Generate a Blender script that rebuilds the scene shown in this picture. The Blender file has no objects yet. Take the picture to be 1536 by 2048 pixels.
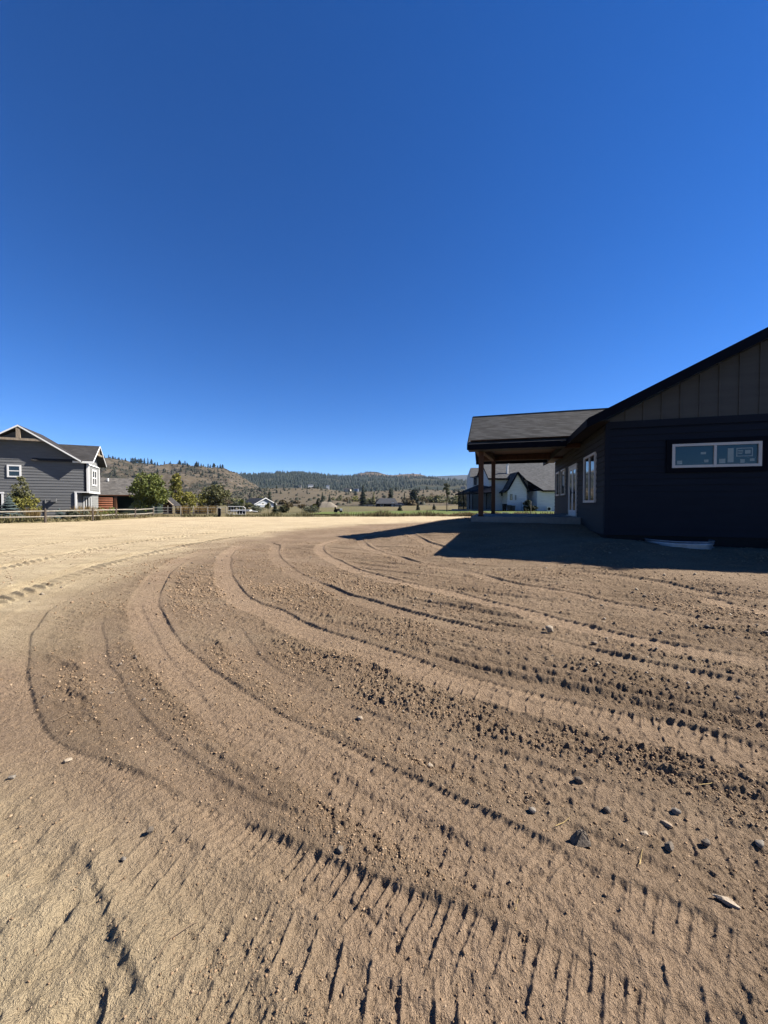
import bpy, math, random
import numpy as np
from mathutils import Vector
R = math.radians
rng = np.random.default_rng(7)
random.seed(7)
scene = bpy.context.scene
col = scene.collection

# ------------------------------------------------------------------ camera
CAM_Z = 1.5
PITCH = 1.27
FPX = 769.0                     # focal length in pixels of the 1536 px wide photograph
cam_data = bpy.data.cameras.new('camera')
cam_data.sensor_fit = 'HORIZONTAL'
cam_data.sensor_width = 36.0
cam_data.lens = 36.0 * FPX / 1536.0
cam_data.clip_start = 0.05
cam_data.clip_end = 20000
cam = bpy.data.objects.new('camera', cam_data)
cam.location = (0, 0, CAM_Z)
cam.rotation_euler = (R(90 - PITCH), 0, 0)
col.objects.link(cam)
scene.camera = cam

# ------------------------------------------------------------------ sky and sun
SUN = Vector((1.15, 0.08, 1.0)).normalized()
SUN_EL = math.asin(SUN.z)
SUN_AZ = math.atan2(SUN.x, SUN.y)
world = bpy.data.worlds.new('World')
scene.world = world
world.use_nodes = True
wn = world.node_tree
wn.nodes.clear()
wo = wn.nodes.new('ShaderNodeOutputWorld')
wb = wn.nodes.new('ShaderNodeBackground')
sk = wn.nodes.new('ShaderNodeTexSky')
sk.sky_type = 'NISHITA'
sk.sun_disc = False
sk.sun_elevation = SUN_EL
sk.sun_rotation = SUN_AZ
sk.altitude = 1500
sk.air_density = 0.9
sk.dust_density = 0.0
sk.ozone_density = 6.0
hs = wn.nodes.new('ShaderNodeHueSaturation')
hs.inputs['Saturation'].default_value = 1.24
hs.inputs['Value'].default_value = 1.0
hs.inputs['Hue'].default_value = 0.511
wn.links.new(sk.outputs[0], hs.inputs['Color'])
wn.links.new(hs.outputs[0], wb.inputs[0])
wb.inputs[1].default_value = 0.05
wn.links.new(wb.outputs[0], wo.inputs[0])

sun_data = bpy.data.lights.new('sun', 'SUN')
sun_data.energy = 5.0
sun_data.angle = R(0.5)
sun_data.color = (1.0, 0.93, 0.83)
sun = bpy.data.objects.new('sun', sun_data)
sun.rotation_euler = SUN.to_track_quat('Z', 'Y').to_euler()
sun.location = (30, 2, 40)
col.objects.link(sun)

scene.view_settings.view_transform = 'Standard'
scene.view_settings.look = 'None'
scene.view_settings.exposure = 1.70
scene.view_settings.gamma = 1.0
scene.cycles.use_denoising = True
scene.cycles.max_bounces = 6
scene.cycles.volume_bounces = 0
scene.cycles.transparent_max_bounces = 6

# ------------------------------------------------------------------ helpers
def tag(o, label=None, cat=None, group=None, kind=None):
    if label: o['label'] = label
    if cat: o['category'] = cat
    if group: o['group'] = group
    if kind: o['kind'] = kind
    return o

def empty(name, loc=(0, 0, 0), rz=0.0):
    o = bpy.data.objects.new(name, None)
    o.empty_display_size = 0.3
    o.location = loc
    o.rotation_euler = (0, 0, rz)
    col.objects.link(o)
    return o

def thing(name, label, cat, loc=(0, 0, 0), rz=0.0, group=None):
    return tag(empty(name, loc, rz), label, cat, group)

def link_mesh(name, me, parent=None, loc=None):
    o = bpy.data.objects.new(name, me)
    col.objects.link(o)
    if parent is not None: o.parent = parent
    if loc is not None: o.location = loc
    return o

def copy_tree(o, parent=None):
    c = o.copy()
    col.objects.link(c)
    if parent is not None: c.parent = parent
    for ch in list(o.children): copy_tree(ch, c)
    return c

class MB:
    """collects shapes and links them as one mesh object"""
    def __init__(s): s.v = []; s.f = []; s.n = 0
    def add(s, vs, fs):
        b = s.n
        s.v.extend([tuple(map(float, p)) for p in vs]); s.n += len(vs)
        s.f.extend([tuple(i + b for i in f) for f in fs])
    def box(s, x0, x1, y0, y1, z0, z1):
        s.add([(x0,y0,z0),(x1,y0,z0),(x1,y1,z0),(x0,y1,z0),(x0,y0,z1),(x1,y0,z1),(x1,y1,z1),(x0,y1,z1)],
              [(0,3,2,1),(4,5,6,7),(0,1,5,4),(1,2,6,5),(2,3,7,6),(3,0,4,7)])
    def quad(s, a, b, c, d): s.add([a,b,c,d], [(0,1,2,3)])
    def solid(s, poly, off):
        """a polygon (list of 3d points) given a thickness along the vector off"""
        n = len(poly); off = Vector(off)
        vs = [Vector(p) for p in poly] + [Vector(p) + off for p in poly]
        fs = [tuple(range(n - 1, -1, -1)), tuple(range(n, 2 * n))]
        for i in range(n):
            j = (i + 1) % n; fs.append((i, j, j + n, i + n))
        s.add(vs, fs)
    def bar(s, p, q, w, h, up=(0, 0, 1)):
        p = Vector(p); q = Vector(q); d = (q - p).normalized(); up = Vector(up)
        if abs(d.dot(up)) > 0.99: up = Vector((0, 1, 0))
        a = d.cross(up).normalized(); b = a.cross(d).normalized()
        a = a * w / 2; b = b * h / 2
        vs = [p-a-b, p+a-b, p+a+b, p-a+b, q-a-b, q+a-b, q+a+b, q-a+b]
        s.add(vs, [(0,3,2,1),(4,5,6,7),(0,1,5,4),(1,2,6,5),(2,3,7,6),(3,0,4,7)])
    def tube(s, pts, radii, n=7, cap=True):
        pts = [Vector(p) for p in pts]
        if not hasattr(radii, '__len__'): radii = [radii] * len(pts)
        vs = []
        for i, p in enumerate(pts):
            d = (pts[min(i + 1, len(pts) - 1)] - pts[max(i - 1, 0)]).normalized()
            up = Vector((0, 0, 1)) if abs(d.z) < 0.9 else Vector((1, 0, 0))
            a = d.cross(up).normalized(); b = a.cross(d)
            for k in range(n):
                t = 2 * math.pi * k / n
                vs.append(p + (a * math.cos(t) + b * math.sin(t)) * radii[i])
        fs = []
        for i in range(len(pts) - 1):
            for k in range(n):
                k2 = (k + 1) % n
                fs.append((i*n+k, i*n+k2, (i+1)*n+k2, (i+1)*n+k))
        if cap:
            fs.append(tuple(range(n - 1, -1, -1)))
            fs.append(tuple(range((len(pts)-1)*n, len(pts)*n)))
        s.add(vs, fs)
    def laps(s, org, u, v, n, H, reveal, lip, xr):
        """overlapping courses on a plane: org + u*x + v*h, each leaning out by lip at its foot; xr(h) gives the course's ends"""
        org = Vector(org); u = Vector(u); v = Vector(v); n = Vector(n)
        h = 0.0
        while h < H - 1e-6:
            h2 = min(h + reveal, H)
            a0, a1 = xr(h); b0, b1 = xr(h2)
            if a1 - a0 > 0.01:
                if b1 < b0: b0 = b1 = (b0 + b1) / 2
                p = [org + u*a0 + v*h + n*lip, org + u*a1 + v*h + n*lip, org + u*b1 + v*h2 + n*0.002, org + u*b0 + v*h2 + n*0.002,
                     org + u*a0 + v*h - n*0.002, org + u*a1 + v*h - n*0.002]
                s.add(p, [(0,1,2,3), (4,5,1,0)])
            h = h2
    def build(s, name, m, parent=None, smooth=False):
        me = bpy.data.meshes.new(name)
        me.from_pydata(s.v, [], s.f)
        me.materials.append(m)
        if smooth: me.polygons.foreach_set('use_smooth', [True] * len(me.polygons))
        me.update()
        return link_mesh(name, me, parent)

def np_mesh(name, V, F, m, parent=None, smooth=False, attrs=None):
    """fast mesh from arrays: V (n,3), F (m,3) or (m,4)"""
    V = np.asarray(V, np.float32); F = np.asarray(F, np.int32)
    k = F.shape[1]
    me = bpy.data.meshes.new(name)
    me.vertices.add(len(V)); me.vertices.foreach_set('co', V.ravel())
    me.loops.add(F.size); me.loops.foreach_set('vertex_index', F.ravel())
    me.polygons.add(len(F))
    me.polygons.foreach_set('loop_start', np.arange(0, F.size, k, dtype=np.int32))
    if smooth: me.polygons.foreach_set('use_smooth', np.ones(len(F), bool))
    for an, av in (attrs or {}).items():
        a = me.attributes.new(an, 'FLOAT', 'POINT')
        a.data.foreach_set('value', np.asarray(av, np.float32))
    me.materials.append(m)
    me.update(calc_edges=True)
    me.validate()
    return link_mesh(name, me, parent)

# ------------------------------------------------------------------ materials
ALB = 0.68                      # one scale for every surface's reflectance
class NT:
    def __init__(s, name):
        s.m = bpy.data.materials.new(name); s.m.use_nodes = True
        s.t = s.m.node_tree; s.t.nodes.clear()
        s.out = s.n('ShaderNodeOutputMaterial'); s.b = s.n('ShaderNodeBsdfPrincipled')
        s.l(s.b.outputs[0], s.out.inputs[0])
        s.co = s.n('ShaderNodeTexCoord').outputs['Object']
    def n(s, k): return s.t.nodes.new(k)
    def l(s, a, b): s.t.links.new(a, b)
    def noise(s, scale, detail=4, rough=0.6, vec=None, dist=0.0):
        t = s.n('ShaderNodeTexNoise'); t.inputs['Scale'].default_value = scale
        t.inputs['Detail'].default_value = detail; t.inputs['Roughness'].default_value = rough
        t.inputs['Distortion'].default_value = dist
        s.l(vec if vec is not None else s.co, t.inputs['Vector']); return t.outputs['Fac']
    def scale(s, v, vec=None):
        t = s.n('ShaderNodeMapping'); t.inputs['Scale'].default_value = v
        s.l(vec if vec is not None else s.co, t.inputs['Vector']); return t.outputs[0]
    def ramp(s, f, stops):
        t = s.n('ShaderNodeValToRGB'); e = t.color_ramp.elements
        while len(e) > 1: e.remove(e[-1])
        e[0].position = stops[0][0]; e[0].color = (*stops[0][1], 1) if hasattr(stops[0][1], '__len__') else (stops[0][1],)*3 + (1,)
        for p, c in stops[1:]:
            k = e.new(p); k.color = (*c, 1) if hasattr(c, '__len__') else (c, c, c, 1)
        s.l(f, t.inputs[0]); return t.outputs[0]
    def mix(s, f, a, b, mode='MIX'):
        t = s.n('ShaderNodeMix'); t.data_type = 'RGBA'; t.blend_type = mode
        for sock, val in ((t.inputs[0], f), (t.inputs[6], a), (t.inputs[7], b)):
            if isinstance(val, (int, float)): sock.default_value = val
            elif isinstance(val, tuple): sock.default_value = (*val, 1)
            else: s.l(val, sock)
        return t.outputs[2]
    def math(s, op, a, b=0.5):
        t = s.n('ShaderNodeMath'); t.operation = op
        for sock, val in ((t.inputs[0], a), (t.inputs[1], b)):
            if isinstance(val, (int, float)): sock.default_value = val
            else: s.l(val, sock)
        return t.outputs[0]
    def attr(s, name):
        t = s.n('ShaderNodeAttribute'); t.attribute_name = name; return t.outputs['Fac']
    def bump(s, h, strength=0.3, dist=0.01, prev=None):
        t = s.n('ShaderNodeBump'); t.inputs['Strength'].default_value = strength; t.inputs['Distance'].default_value = dist
        s.l(h, t.inputs['Height'])
        if prev is not None: s.l(prev, t.inputs['Normal'])
        return t.outputs[0]
    def fin(s, color, rough=0.85, spec=0.25, normal=None, metal=0.0):
        color = s.mix(1.0, color, (ALB,)*3, 'MULTIPLY')
        s.l(color, s.b.inputs['Base Color'])
        s.b.inputs['Roughness'].default_value = rough
        s.b.inputs['Specular IOR Level'].default_value = spec
        s.b.inputs['Metallic'].default_value = metal
        if normal is not None: s.l(normal, s.b.inputs['Normal'])
        return s.m

def M(name, c, rough=0.8, var=0.18, scale=6.0, bump=0.0, bscale=60.0, spec=0.25, metal=0.0, stretch=None):
    t = NT(name)
    vec = t.scale(stretch) if stretch else t.co
    f = t.noise(scale, 5, 0.65, vec)
    lo = tuple(x * (1 - var) for x in c); hi = tuple(min(1, x * (1 + var)) for x in c)
    cc = t.ramp(f, [(0.3, lo), (0.7, hi)])
    nm = t.bump(t.noise(bscale, 3, 0.6, vec), bump, 0.01) if bump else None
    return t.fin(cc, rough, spec, nm, metal)

def leaf_mat(name, a, b, scale=3.0):
    t = NT(name)
    f = t.noise(scale, 3, 0.7)
    cc = t.ramp(f, [(0.3, a), (0.68, b)])
    m = t.fin(cc, 0.7, 0.2)
    tr = t.n('ShaderNodeBsdfTranslucent'); t.l(t.mix(1.0, cc, (ALB,)*3, 'MULTIPLY'), tr.inputs[0])
    ms = t.n('ShaderNodeMixShader'); ms.inputs[0].default_value = 0.25
    t.l(t.b.outputs[0], ms.inputs[1]); t.l(tr.outputs[0], ms.inputs[2]); t.l(ms.outputs[0], t.out.inputs[0])
    return m

# ------------------------------------------------------------------ noise on arrays
def _h(ix, iy, seed):
    n = (ix.astype(np.int64) * 374761393 + iy.astype(np.int64) * 668265263 + seed * 1274126177) & 0xFFFFFFFF
    n = ((n ^ (n >> 13)) * 1274126177) & 0xFFFFFFFF
    n = ((n ^ (n >> 16)) * 2246822519) & 0xFFFFFFFF
    return ((n ^ (n >> 15)) & 0xFFFFFF).astype(np.float64) / 16777216.0
def vnoise(x, y, seed=0):
    ix = np.floor(x); iy = np.floor(y); fx = x - ix; fy = y - iy
    ux = fx*fx*fx*(fx*(fx*6-15)+10); uy = fy*fy*fy*(fy*(fy*6-15)+10)
    a = _h(ix, iy, seed); b = _h(ix+1, iy, seed); c = _h(ix, iy+1, seed); d = _h(ix+1, iy+1, seed)
    return ((a*(1-ux)+b*ux)*(1-uy) + (c*(1-ux)+d*ux)*uy) * 2 - 1
def fbm(x, y, oct=4, seed=0, gain=0.5):
    r = 0.0; a = 1.0; t = 0.0
    for i in range(oct):
        r = r + a * vnoise(x + 17.3*i, y - 9.1*i, seed + i); t += a; a *= gain
        x, y = (x*0.8 - y*0.6)*2.03, (x*0.6 + y*0.8)*2.03
    return r / t
def clods(x, y, seed, keep=0.5):
    """rounded lumps of uneven size, one to a cell"""
    ix = np.floor(x); iy = np.floor(y); out = np.zeros_like(x)
    for dx in (-1, 0, 1):
        for dy in (-1, 0, 1):
            cx = ix + dx; cy = iy + dy
            r = _h(cx, cy, seed); sz = np.where(r < keep, 0.18 + 0.5 * (r/keep)**2, 0.0)
            px = cx + _h(cx, cy, seed+1) - x; py = cy + _h(cx, cy, seed+2) - y
            px, py = px * (0.75 + 0.6*_h(cx, cy, seed+3)), py * (0.75 + 0.6*_h(cx, cy, seed+4))
            q = 1 - (px*px + py*py) / np.maximum(sz*sz, 1e-6)
            out = np.maximum(out, np.sqrt(np.clip(q, 0, 1)) * sz)
    return out
def sstep(t):
    t = np.clip(t, 0, 1); return t*t*(3 - 2*t)

# ------------------------------------------------------------------ where things stand
HX, HY, HA = 6.5, 11.3, R(16.8)             # near corner of the new house and its turn
HG = (math.cos(HA), -math.sin(HA)); HD = (math.sin(HA), math.cos(HA))
def house_ab(x, y):
    return (x-HX)*HG[0] + (y-HY)*HG[1], (x-HX)*HD[0] + (y-HY)*HD[1]
def base(x, y):
    """the graded lot: flat, rising gently to the new house"""
    x = np.asarray(x, float); y = np.asarray(y, float)
    a, b = house_ab(x, y)
    def rd(a0, a1, b0, b1):
        dx = np.maximum(np.maximum(a0 - a, a - a1), 0); dy = np.maximum(np.maximum(b0 - b, b - b1), 0)
        return np.sqrt(dx*dx + dy*dy)
    D = np.minimum(rd(0, 16, 0, 10.8), rd(-4.1, 0, 3.4, 8.6))
    h = 0.48 - 0.18*sstep(a/2.4) + 0.25 * sstep(b / 3.5)
    z = h * (1 - sstep((D - 0.2) / 5.6))
    return z + 0.03 * vnoise(x*0.23, y*0.23, 5) * sstep(np.hypot(x, y) / 4)
def gz(x, y): return float(base(np.array([x]), np.array([y]))[0])
_cp, _sp = math.cos(R(PITCH)), math.sin(R(PITCH))
def ray(px, py):
    x = (px - 768) / FPX; v = (1024 - py) / FPX
    return x, _cp + v*_sp, -_sp + v*_cp
def at(px, py, Y):
    """the point seen at that pixel of the photograph, Y metres ahead"""
    a, b, c = ray(px, py); return Vector((a/b*Y, Y, CAM_Z + c/b*Y))
def on_ground(px, py):
    a, b, c = ray(px, py); z = 0.0
    for _ in range(12):
        t = (z - CAM_Z) / c; z = 0.5*z + 0.5*gz(a*t, b*t)
    t = (z - CAM_Z) / c
    return a*t, b*t

# ------------------------------------------------------------------ the ground of the lot
def smooth_line(pts, n=6):
    P = [np.array(p) for p in pts]; P = [2*P[0]-P[1]] + P + [2*P[-1]-P[-2]]; out = []
    for i in range(1, len(P)-2):
        for k in range(n):
            t = k/n
            out.append(0.5*(2*P[i] + (P[i+1]-P[i-1])*t + (2*P[i-1]-5*P[i]+4*P[i+1]-P[i+2])*t*t + (3*P[i]-P[i-1]-3*P[i+1]+P[i+2])*t**3))
    out.append(P[-2]); return np.array(out)

# tyre tracks: the outer edge of each, read off the photograph and laid on the ground.  (points, width, rim height, lug height, lug pitch)
TRACKS = [
 ([(60,1545),(127,1572),(217,1618),(300,1670),(383,1704),(480,1748),(600,1806),(700,1862),(800,1905),(900,1945),(1010,2002),(1110,2062),(1200,2120)], .46, .007, .0085, .055),
 ([(1010,1590),(1130,1640),(1260,1700),(1400,1765),(1560,1830)], .34, .005, .005, .055),
 ([(480,1250),(520,1300),(590,1352),(690,1400),(800,1440),(930,1480),(1090,1530),(1250,1580),(1420,1630),(1600,1690)], .30, .003, .006, .06),
 ([(210,1230),(215,1290),(250,1370),(320,1450),(420,1530),(540,1600),(640,1650)], .24, .002, .005, .05),
 ([(430,1100),(365,1128),(331,1170),(325,1210),(350,1260),(390,1305),(450,1350),(560,1420),(679,1477),(760,1525),(879,1580),(995,1640),(1124,1707),(1207,1750),(1297,1783),(1400,1830),(1517,1887),(1600,1935)], .44, .026, .0085, .052),
 ([(230,1145),(133,1203),(97,1227),(75,1260),(66,1290),(66,1330),(75,1380),(95,1450),(125,1487),(167,1510),(300,1560),(367,1597),(493,1647),(585,1687),(699,1737),(845,1793),(925,1820),(1012,1857),(1130,1900),(1250,1950),(1420,2030),(1560,2100)], .46, .019, .0085, .050),
 ([(120,1640),(180,1710),(200,1747),(227,1807),(253,1880),(283,1940),(307,1993),(330,2045),(370,2120)], .42, .028, .002, .055),
 ([(545,1085),(562,1093),(560,1110),(599,1143),(649,1167),(705,1190),(805,1217),(845,1227),(919,1243),(1012,1263),(1104,1277),(1157,1290),(1291,1320),(1420,1345),(1560,1375)], .34, .030, .008, .062),
 ([(690,1078),(652,1090),(655,1107),(695,1127),(745,1147),(845,1170),(912,1183),(1024,1213),(1191,1253),(1324,1283),(1491,1313),(1580,1330)], .36, .028, .012, .10),
 ([(765,1064),(730,1073),(735,1087),(765,1103),(799,1112),(845,1127),(929,1140),(1024,1163),(1157,1187),(1257,1210),(1391,1233),(1524,1247),(1600,1258)], .32, .030, .008, .08),
 ([(826,1060),(832,1068),(855,1081),(892,1094),(960,1112)], .32, .04, .01, .09),
 ([(1140,1140),(1241,1150),(1324,1163),(1424,1183),(1536,1197),(1620,1207)], .34, .04, .012, .09),
 ([(490,1090),(468,1106),(464,1137),(483,1173),(520,1203),(560,1217),(605,1240),(660,1262),(709,1277),(752,1290),(812,1310),(859,1327),(940,1350),(1024,1373),(1134,1400),(1257,1430),(1324,1443),(1424,1470),(1536,1497),(1620,1520)], .40, .024, .010, .058),
 ([(285,1205),(300,1240),(318,1275),(345,1310),(385,1360),(430,1420),(470,1480)], .10, .007, .0, .1),
 ([(1380,1190),(1440,1200),(1536,1222),(1640,1245)], .4, .035, .014, .14),
]
RIBS = [  # chevron tread prints pressed in the pale driven soil: (points, width)
 ([(-160,1262),(-30,1205),(60,1175),(180,1135),(330,1098),(480,1072),(620,1056)], .85),
 ([(-220,1190),(-60,1150),(120,1110),(300,1080),(470,1060)], .7),
 ([(-60,1120),(120,1085),(320,1062),(520,1050)], .6),
]
na = 1150
dense = np.arange(-0.98, 0.98001, 1.96/na)
ang = np.concatenate([np.linspace(-1.9, -0.99, 46), dense, np.linspace(0.99, 1.9, 46)])
rr = [0.3]
while rr[-1] < 75:
    r_ = rr[-1]; rr.append(r_ + (0.012 if r_ < 0.9 else max(0.0045, 0.0031*r_)))
rr = np.array(rr)
A_, R_ = np.meshgrid(ang, rr)
GX = (np.sin(A_)*R_).ravel(); GY = (np.cos(A_)*R_).ravel(); GR = R_.ravel()
GB = base(GX, GY)
Z = np.zeros_like(GX)
packed = np.zeros_like(GX); loose = np.ones_like(GX)
near = GR < 26
def lay(pts, pad):
    L = smooth_line([on_ground(*p) for p in pts])
    m = near & (GX > L[:,0].min()-pad) & (GX < L[:,0].max()+pad) & (GY > L[:,1].min()-pad) & (GY < L[:,1].max()+pad)
    idx = np.nonzero(m)[0]; x = GX[idx]; y = GY[idx]
    bd = np.full(len(idx), 9.0); bs = np.zeros(len(idx)); s0 = 0.0; tot = 0.0
    for i in range(len(L)-1):
        p, q = L[i], L[i+1]; d = q-p; ln = math.hypot(*d)
        if ln < 1e-6: continue
        d = d/ln
        k = np.nonzero((x > min(p[0],q[0])-pad) & (x < max(p[0],q[0])+pad) & (y > min(p[1],q[1])-pad) & (y < max(p[1],q[1])+pad))[0]
        rx = x[k]-p[0]; ry = y[k]-p[1]
        t = rx*d[0]+ry*d[1]; tc = np.clip(t, 0, ln)
        ex = rx-tc*d[0]; ey = ry-tc*d[1]; dist = np.hypot(ex, ey)
        sd = np.sign(rx*d[1]-ry*d[0])                       # + on the right of the way it was driven
        up = dist < np.abs(bd[k])
        kk = k[up]; bd[kk] = (dist*sd)[up]; bs[kk] = (s0+tc)[up]
        s0 += ln
    end = np.clip(np.minimum(bs, s0-bs)/0.3, 0, 1)
    return idx, bd, bs, end, x, y
for ti, (pts, w, rim, lug, pitch) in enumerate(TRACKS):
    idx, d, s, end, x, y = lay(pts, w+0.5)
    ok = np.abs(d) < w+0.4
    idx, d, s, end, x, y = (q[ok] for q in (idx, d, s, end, x, y))
    d = d + 0.022*vnoise(s*1.6, s*0+ti, 11) + 0.0045*fbm(x*28, y*28, 3, 12)
    fade = 0.72 + 0.5*vnoise(s*0.9, s*0+ti*3.7, 13)
    fade = np.clip(fade, 0.35, 1.0) * (0.95+0.15*fbm(x*30, y*30, 2, 14)) * end
    wear = np.clip(0.95 + 0.8*fbm(x*1.6, y*1.6, 2, 31+ti), 0.3, 1.15) * end
    inb = sstep(d/0.035) * sstep((w-d)/0.06)
    z = rim*fade*np.where(d < 0, np.exp(-(d/0.09)**2), np.exp(-(d/0.018)**2))
    z += 0.5*rim*fade*np.exp(-((d-w-0.03)/0.05)**2)*(0.4+0.6*vnoise(s*2.3, s*0+ti, 15))
    z -= (0.008+0.005*fade)*inb*end
    if lug > 0:
        side = d < 0.5*w
        ph = np.where(side, s + 0.22*d, s + 0.5*pitch - 0.22*(d-0.5*w)) + 0.010*vnoise(x*5, y*5, 16)
        k = ph/(2*pitch); fr = k-np.floor(k)
        full = np.exp(-((fr-0.5)/0.085)**2)
        k2 = ph/pitch + 0.25; f2 = k2-np.floor(k2)
        tooth = np.exp(-((f2-0.5)/0.16)**2)
        short = tooth*sstep((0.30*w-d)/0.05)*0.8
        irr = 0.7+0.3*_h(np.floor(k), np.floor(k)*0+ti, 44)
        mid = 1-0.5*np.exp(-((d-0.5*w)/0.04)**2)
        z += 1.25*lug*wear*inb*np.maximum(full*irr*mid, short)
        z += 0.3*rim*fade*tooth*np.exp(-(np.maximum(d, 0)/0.055)**2)*(d > 0)*end
    Z[idx] = Z[idx]*(1-0.85*inb*end) + z
    packed[idx] = np.maximum(packed[idx], inb*end*(0.55+0.45*wear)*(0.45 if w < .36 else 1.0))
    loose[idx] = np.minimum(loose[idx], (1-0.62*inb*end)*(1-0.75*np.exp(-(d/0.11)**2)*end))
for pts, w in RIBS:
    idx, d, s, end, x, y = lay(pts, w+0.4)
    ok = np.abs(d) < w*0.5+0.1
    idx, d, s, end, x, y = (q[ok] for q in (idx, d, s, end, x, y))
    k = (s + 0.9*np.abs(d))/0.27 + 0.25*vnoise(x*2, y*2, 17); fr = k-np.floor(k)
    wear = np.clip(0.8+0.6*fbm(x*1.2, y*1.2, 2, 61), 0.35, 1.15)
    z = 0.05*np.exp(-((fr-0.5)/0.17)**2)*(1-0.9*np.exp(-(d/0.05)**2))*sstep((w*0.5-np.abs(d))/0.08)*wear*end
    Z[idx] += z
    loose[idx] = np.minimum(loose[idx], 0.5)

# soil zones: pale driven dust on the left, brown turned soil in the middle
def boundary_mask(poly, soft):
    P = np.array([on_ground(*p) for p in poly]); n = len(P)
    wx = GX + 0.5*fbm(GX*0.9, GY*0.9, 4, 71)*np.clip(GR/6, .25, 2); wy = GY + 0.5*fbm(GX*0.9+40, GY*0.9, 4, 72)*np.clip(GR/6, .25, 2)
    ins = np.zeros(len(GX), bool); dist = np.full(len(GX), 1e9)
    for i in range(n):
        a, b = P[i], P[(i+1) % n]
        c = (a[1] > wy) != (b[1] > wy)
        xi = (b[0]-a[0])*(wy-a[1])/(b[1]-a[1]+1e-12)+a[0]
        ins ^= c & (wx < xi)
        d = b-a; t = np.clip(((wx-a[0])*d[0]+(wy-a[1])*d[1])/(d@d+1e-12), 0, 1)
        dist = np.minimum(dist, np.hypot(wx-a[0]-t*d[0], wy-a[1]-t*d[1]))
    sd = np.where(ins, dist, -dist)
    return sstep(sd/soft*0.5+0.5)
pale = boundary_mask([(-900,1300),(-200,1300),(60,1285),(100,1235),(235,1150),(400,1092),(560,1064),(720,1049),(930,1040),(2000,1036),(2000,1030),(-900,1030)], 1.2 + 0.02*GR)
pale2 = boundary_mask([(-900,1560),(-300,1590),(0,1625),(150,1690),(230,1740),(330,1850),(395,1950),(430,2100),(440,2500),(-2000,2500)], 0.6)
pale = np.maximum(pale, 0.97*pale2)
mound = sstep(GB/0.35)
pale = pale*(1-0.7*mound)
far_fade = 1-sstep((GR-12)/20)
# lumps, crumbs and grader ripples
lo = loose*(1-0.75*pale)
patch = np.clip(0.5+1.4*fbm(GX*0.9, GY*0.9, 4, 81), 0.08, 1.35)
gx_, gy_ = on_ground(1430, 1630); gravel = np.exp(-(((GX-gx_)**2+((GY-gy_)*1.2)**2)/0.7**2))
lo_p = lo*np.clip(patch+0.45*gravel, 0, 1.5)
nz = GR < 30
x = GX[nz]; y = GY[nz]
zz = 0.020*fbm(x*1.1, y*1.1, 3, 1) + 0.006*fbm(x*6, y*6, 3, 2)*(0.5+lo[nz])
wy_ = y + 0.45*x + 0.35*np.sin(x*0.5) + 0.12*fbm(x*0.7, y*0.7, 2, 3)
zz += (0.021*vnoise(x*0.7, wy_*9.5, 4) + 0.011*vnoise(x*1.3+9, wy_*19, 6))*(0.3+0.9*lo[nz])*np.clip(0.7+fbm(x*0.5, y*0.5, 2, 8), 0.25, 1.1)
zz += 0.011*clods(x*7, y*7, 21, 0.30)*lo_p[nz]
n2 = GR[nz] < 14
c2 = np.zeros_like(x); c2[n2] = clods(x[n2]*17, y[n2]*17, 25, 0.6)
zz += 0.026*c2*(0.03+lo_p[nz])
n3 = GR[nz] < 7
c3 = np.zeros_like(x); c3[n3] = clods(x[n3]*38, y[n3]*38, 29, 0.85); zz += 0.038*c3*(0.05+0.9*lo_p[nz])
n4 = GR[nz] < 9
c4 = np.zeros_like(x); c4[n4] = fbm(x[n4]*24, y[n4]*24, 4, 33, 0.6); zz += 0.017*c4*(0.30+0.8*lo[nz])
# rarer big lumps and shallow boot-size dents
zz += 0.03*clods(x*2.3, y*2.3, 37, 0.06)*lo_p[nz]
zz -= 0.075*clods(x*4.6+5, y*2.6, 47, 0.5)*np.clip(pale2[nz]*1.2, 0, 1)
zz += 0.032*fbm(x*7, y*7, 4, 53)*pale2[nz]
Z[nz] += zz
V = np.stack([GX, GY, GB + Z], 1)
nA, nR = len(ang), len(rr)
i0 = (np.arange(nR-1)[:,None]*nA + np.arange(nA-1)[None,:]).ravel()
F = np.stack([i0, i0+1, i0+nA+1, i0+nA], 1)[:, ::-1]

t = NT('soil')
pa = t.attr('pale'); pk = t.attr('packed'); lz = t.attr('loose')
n1 = t.noise(0.55, 6, 0.65); n2_ = t.noise(5.0, 5, 0.7); n3_ = t.noise(60, 4, 0.7); n4_ = t.noise(260, 2, 0.6)
brown = t.ramp(n1, [(0.32, (.205,.146,.096)), (0.5, (.270,.194,.130)), (0.68, (.335,.246,.168))])
brown = t.mix(t.ramp(n2_, [(0.35, 0.0), (0.7, 0.55)]), brown, (.248,.182,.120))
dusty = t.ramp(n1, [(0.3, (0.478,0.386,0.241)), (0.7, (0.619,0.512,0.336))])
dusty = t.mix(t.ramp(n2_, [(0.4, 0.0), (0.75, 0.6)]), dusty, (0.351,0.275,0.170))
stk = t.noise(1.6, 4, 0.65, t.scale((0.16, 1, 1)))
dusty = t.mix(t.ramp(stk, [(0.46, 0.0), (0.66, 0.55)]), dusty, (0.316,0.240,0.146))
brown = t.mix(t.ramp(stk, [(0.5, 0.0), (0.7, 0.4)]), brown, (0.362,0.282,0.191))
c = t.mix(t.math('MULTIPLY', pk, 0.5), brown, (0.430,0.310,0.210))
fine = t.noise(24, 4, 0.75)
c = t.mix(t.ramp(fine, [(0.38, 0.55), (0.56, 0.0)]), c, t.mix(1.0, c, (.62,.60,.58), 'MULTIPLY'))
c = t.mix(pa, c, dusty)
c = t.mix(t.ramp(n3_, [(0.3, 0.45), (0.46, 0.0)]), c, t.mix(1.0, c, (.58,.55,.52), 'MULTIPLY'))
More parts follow.
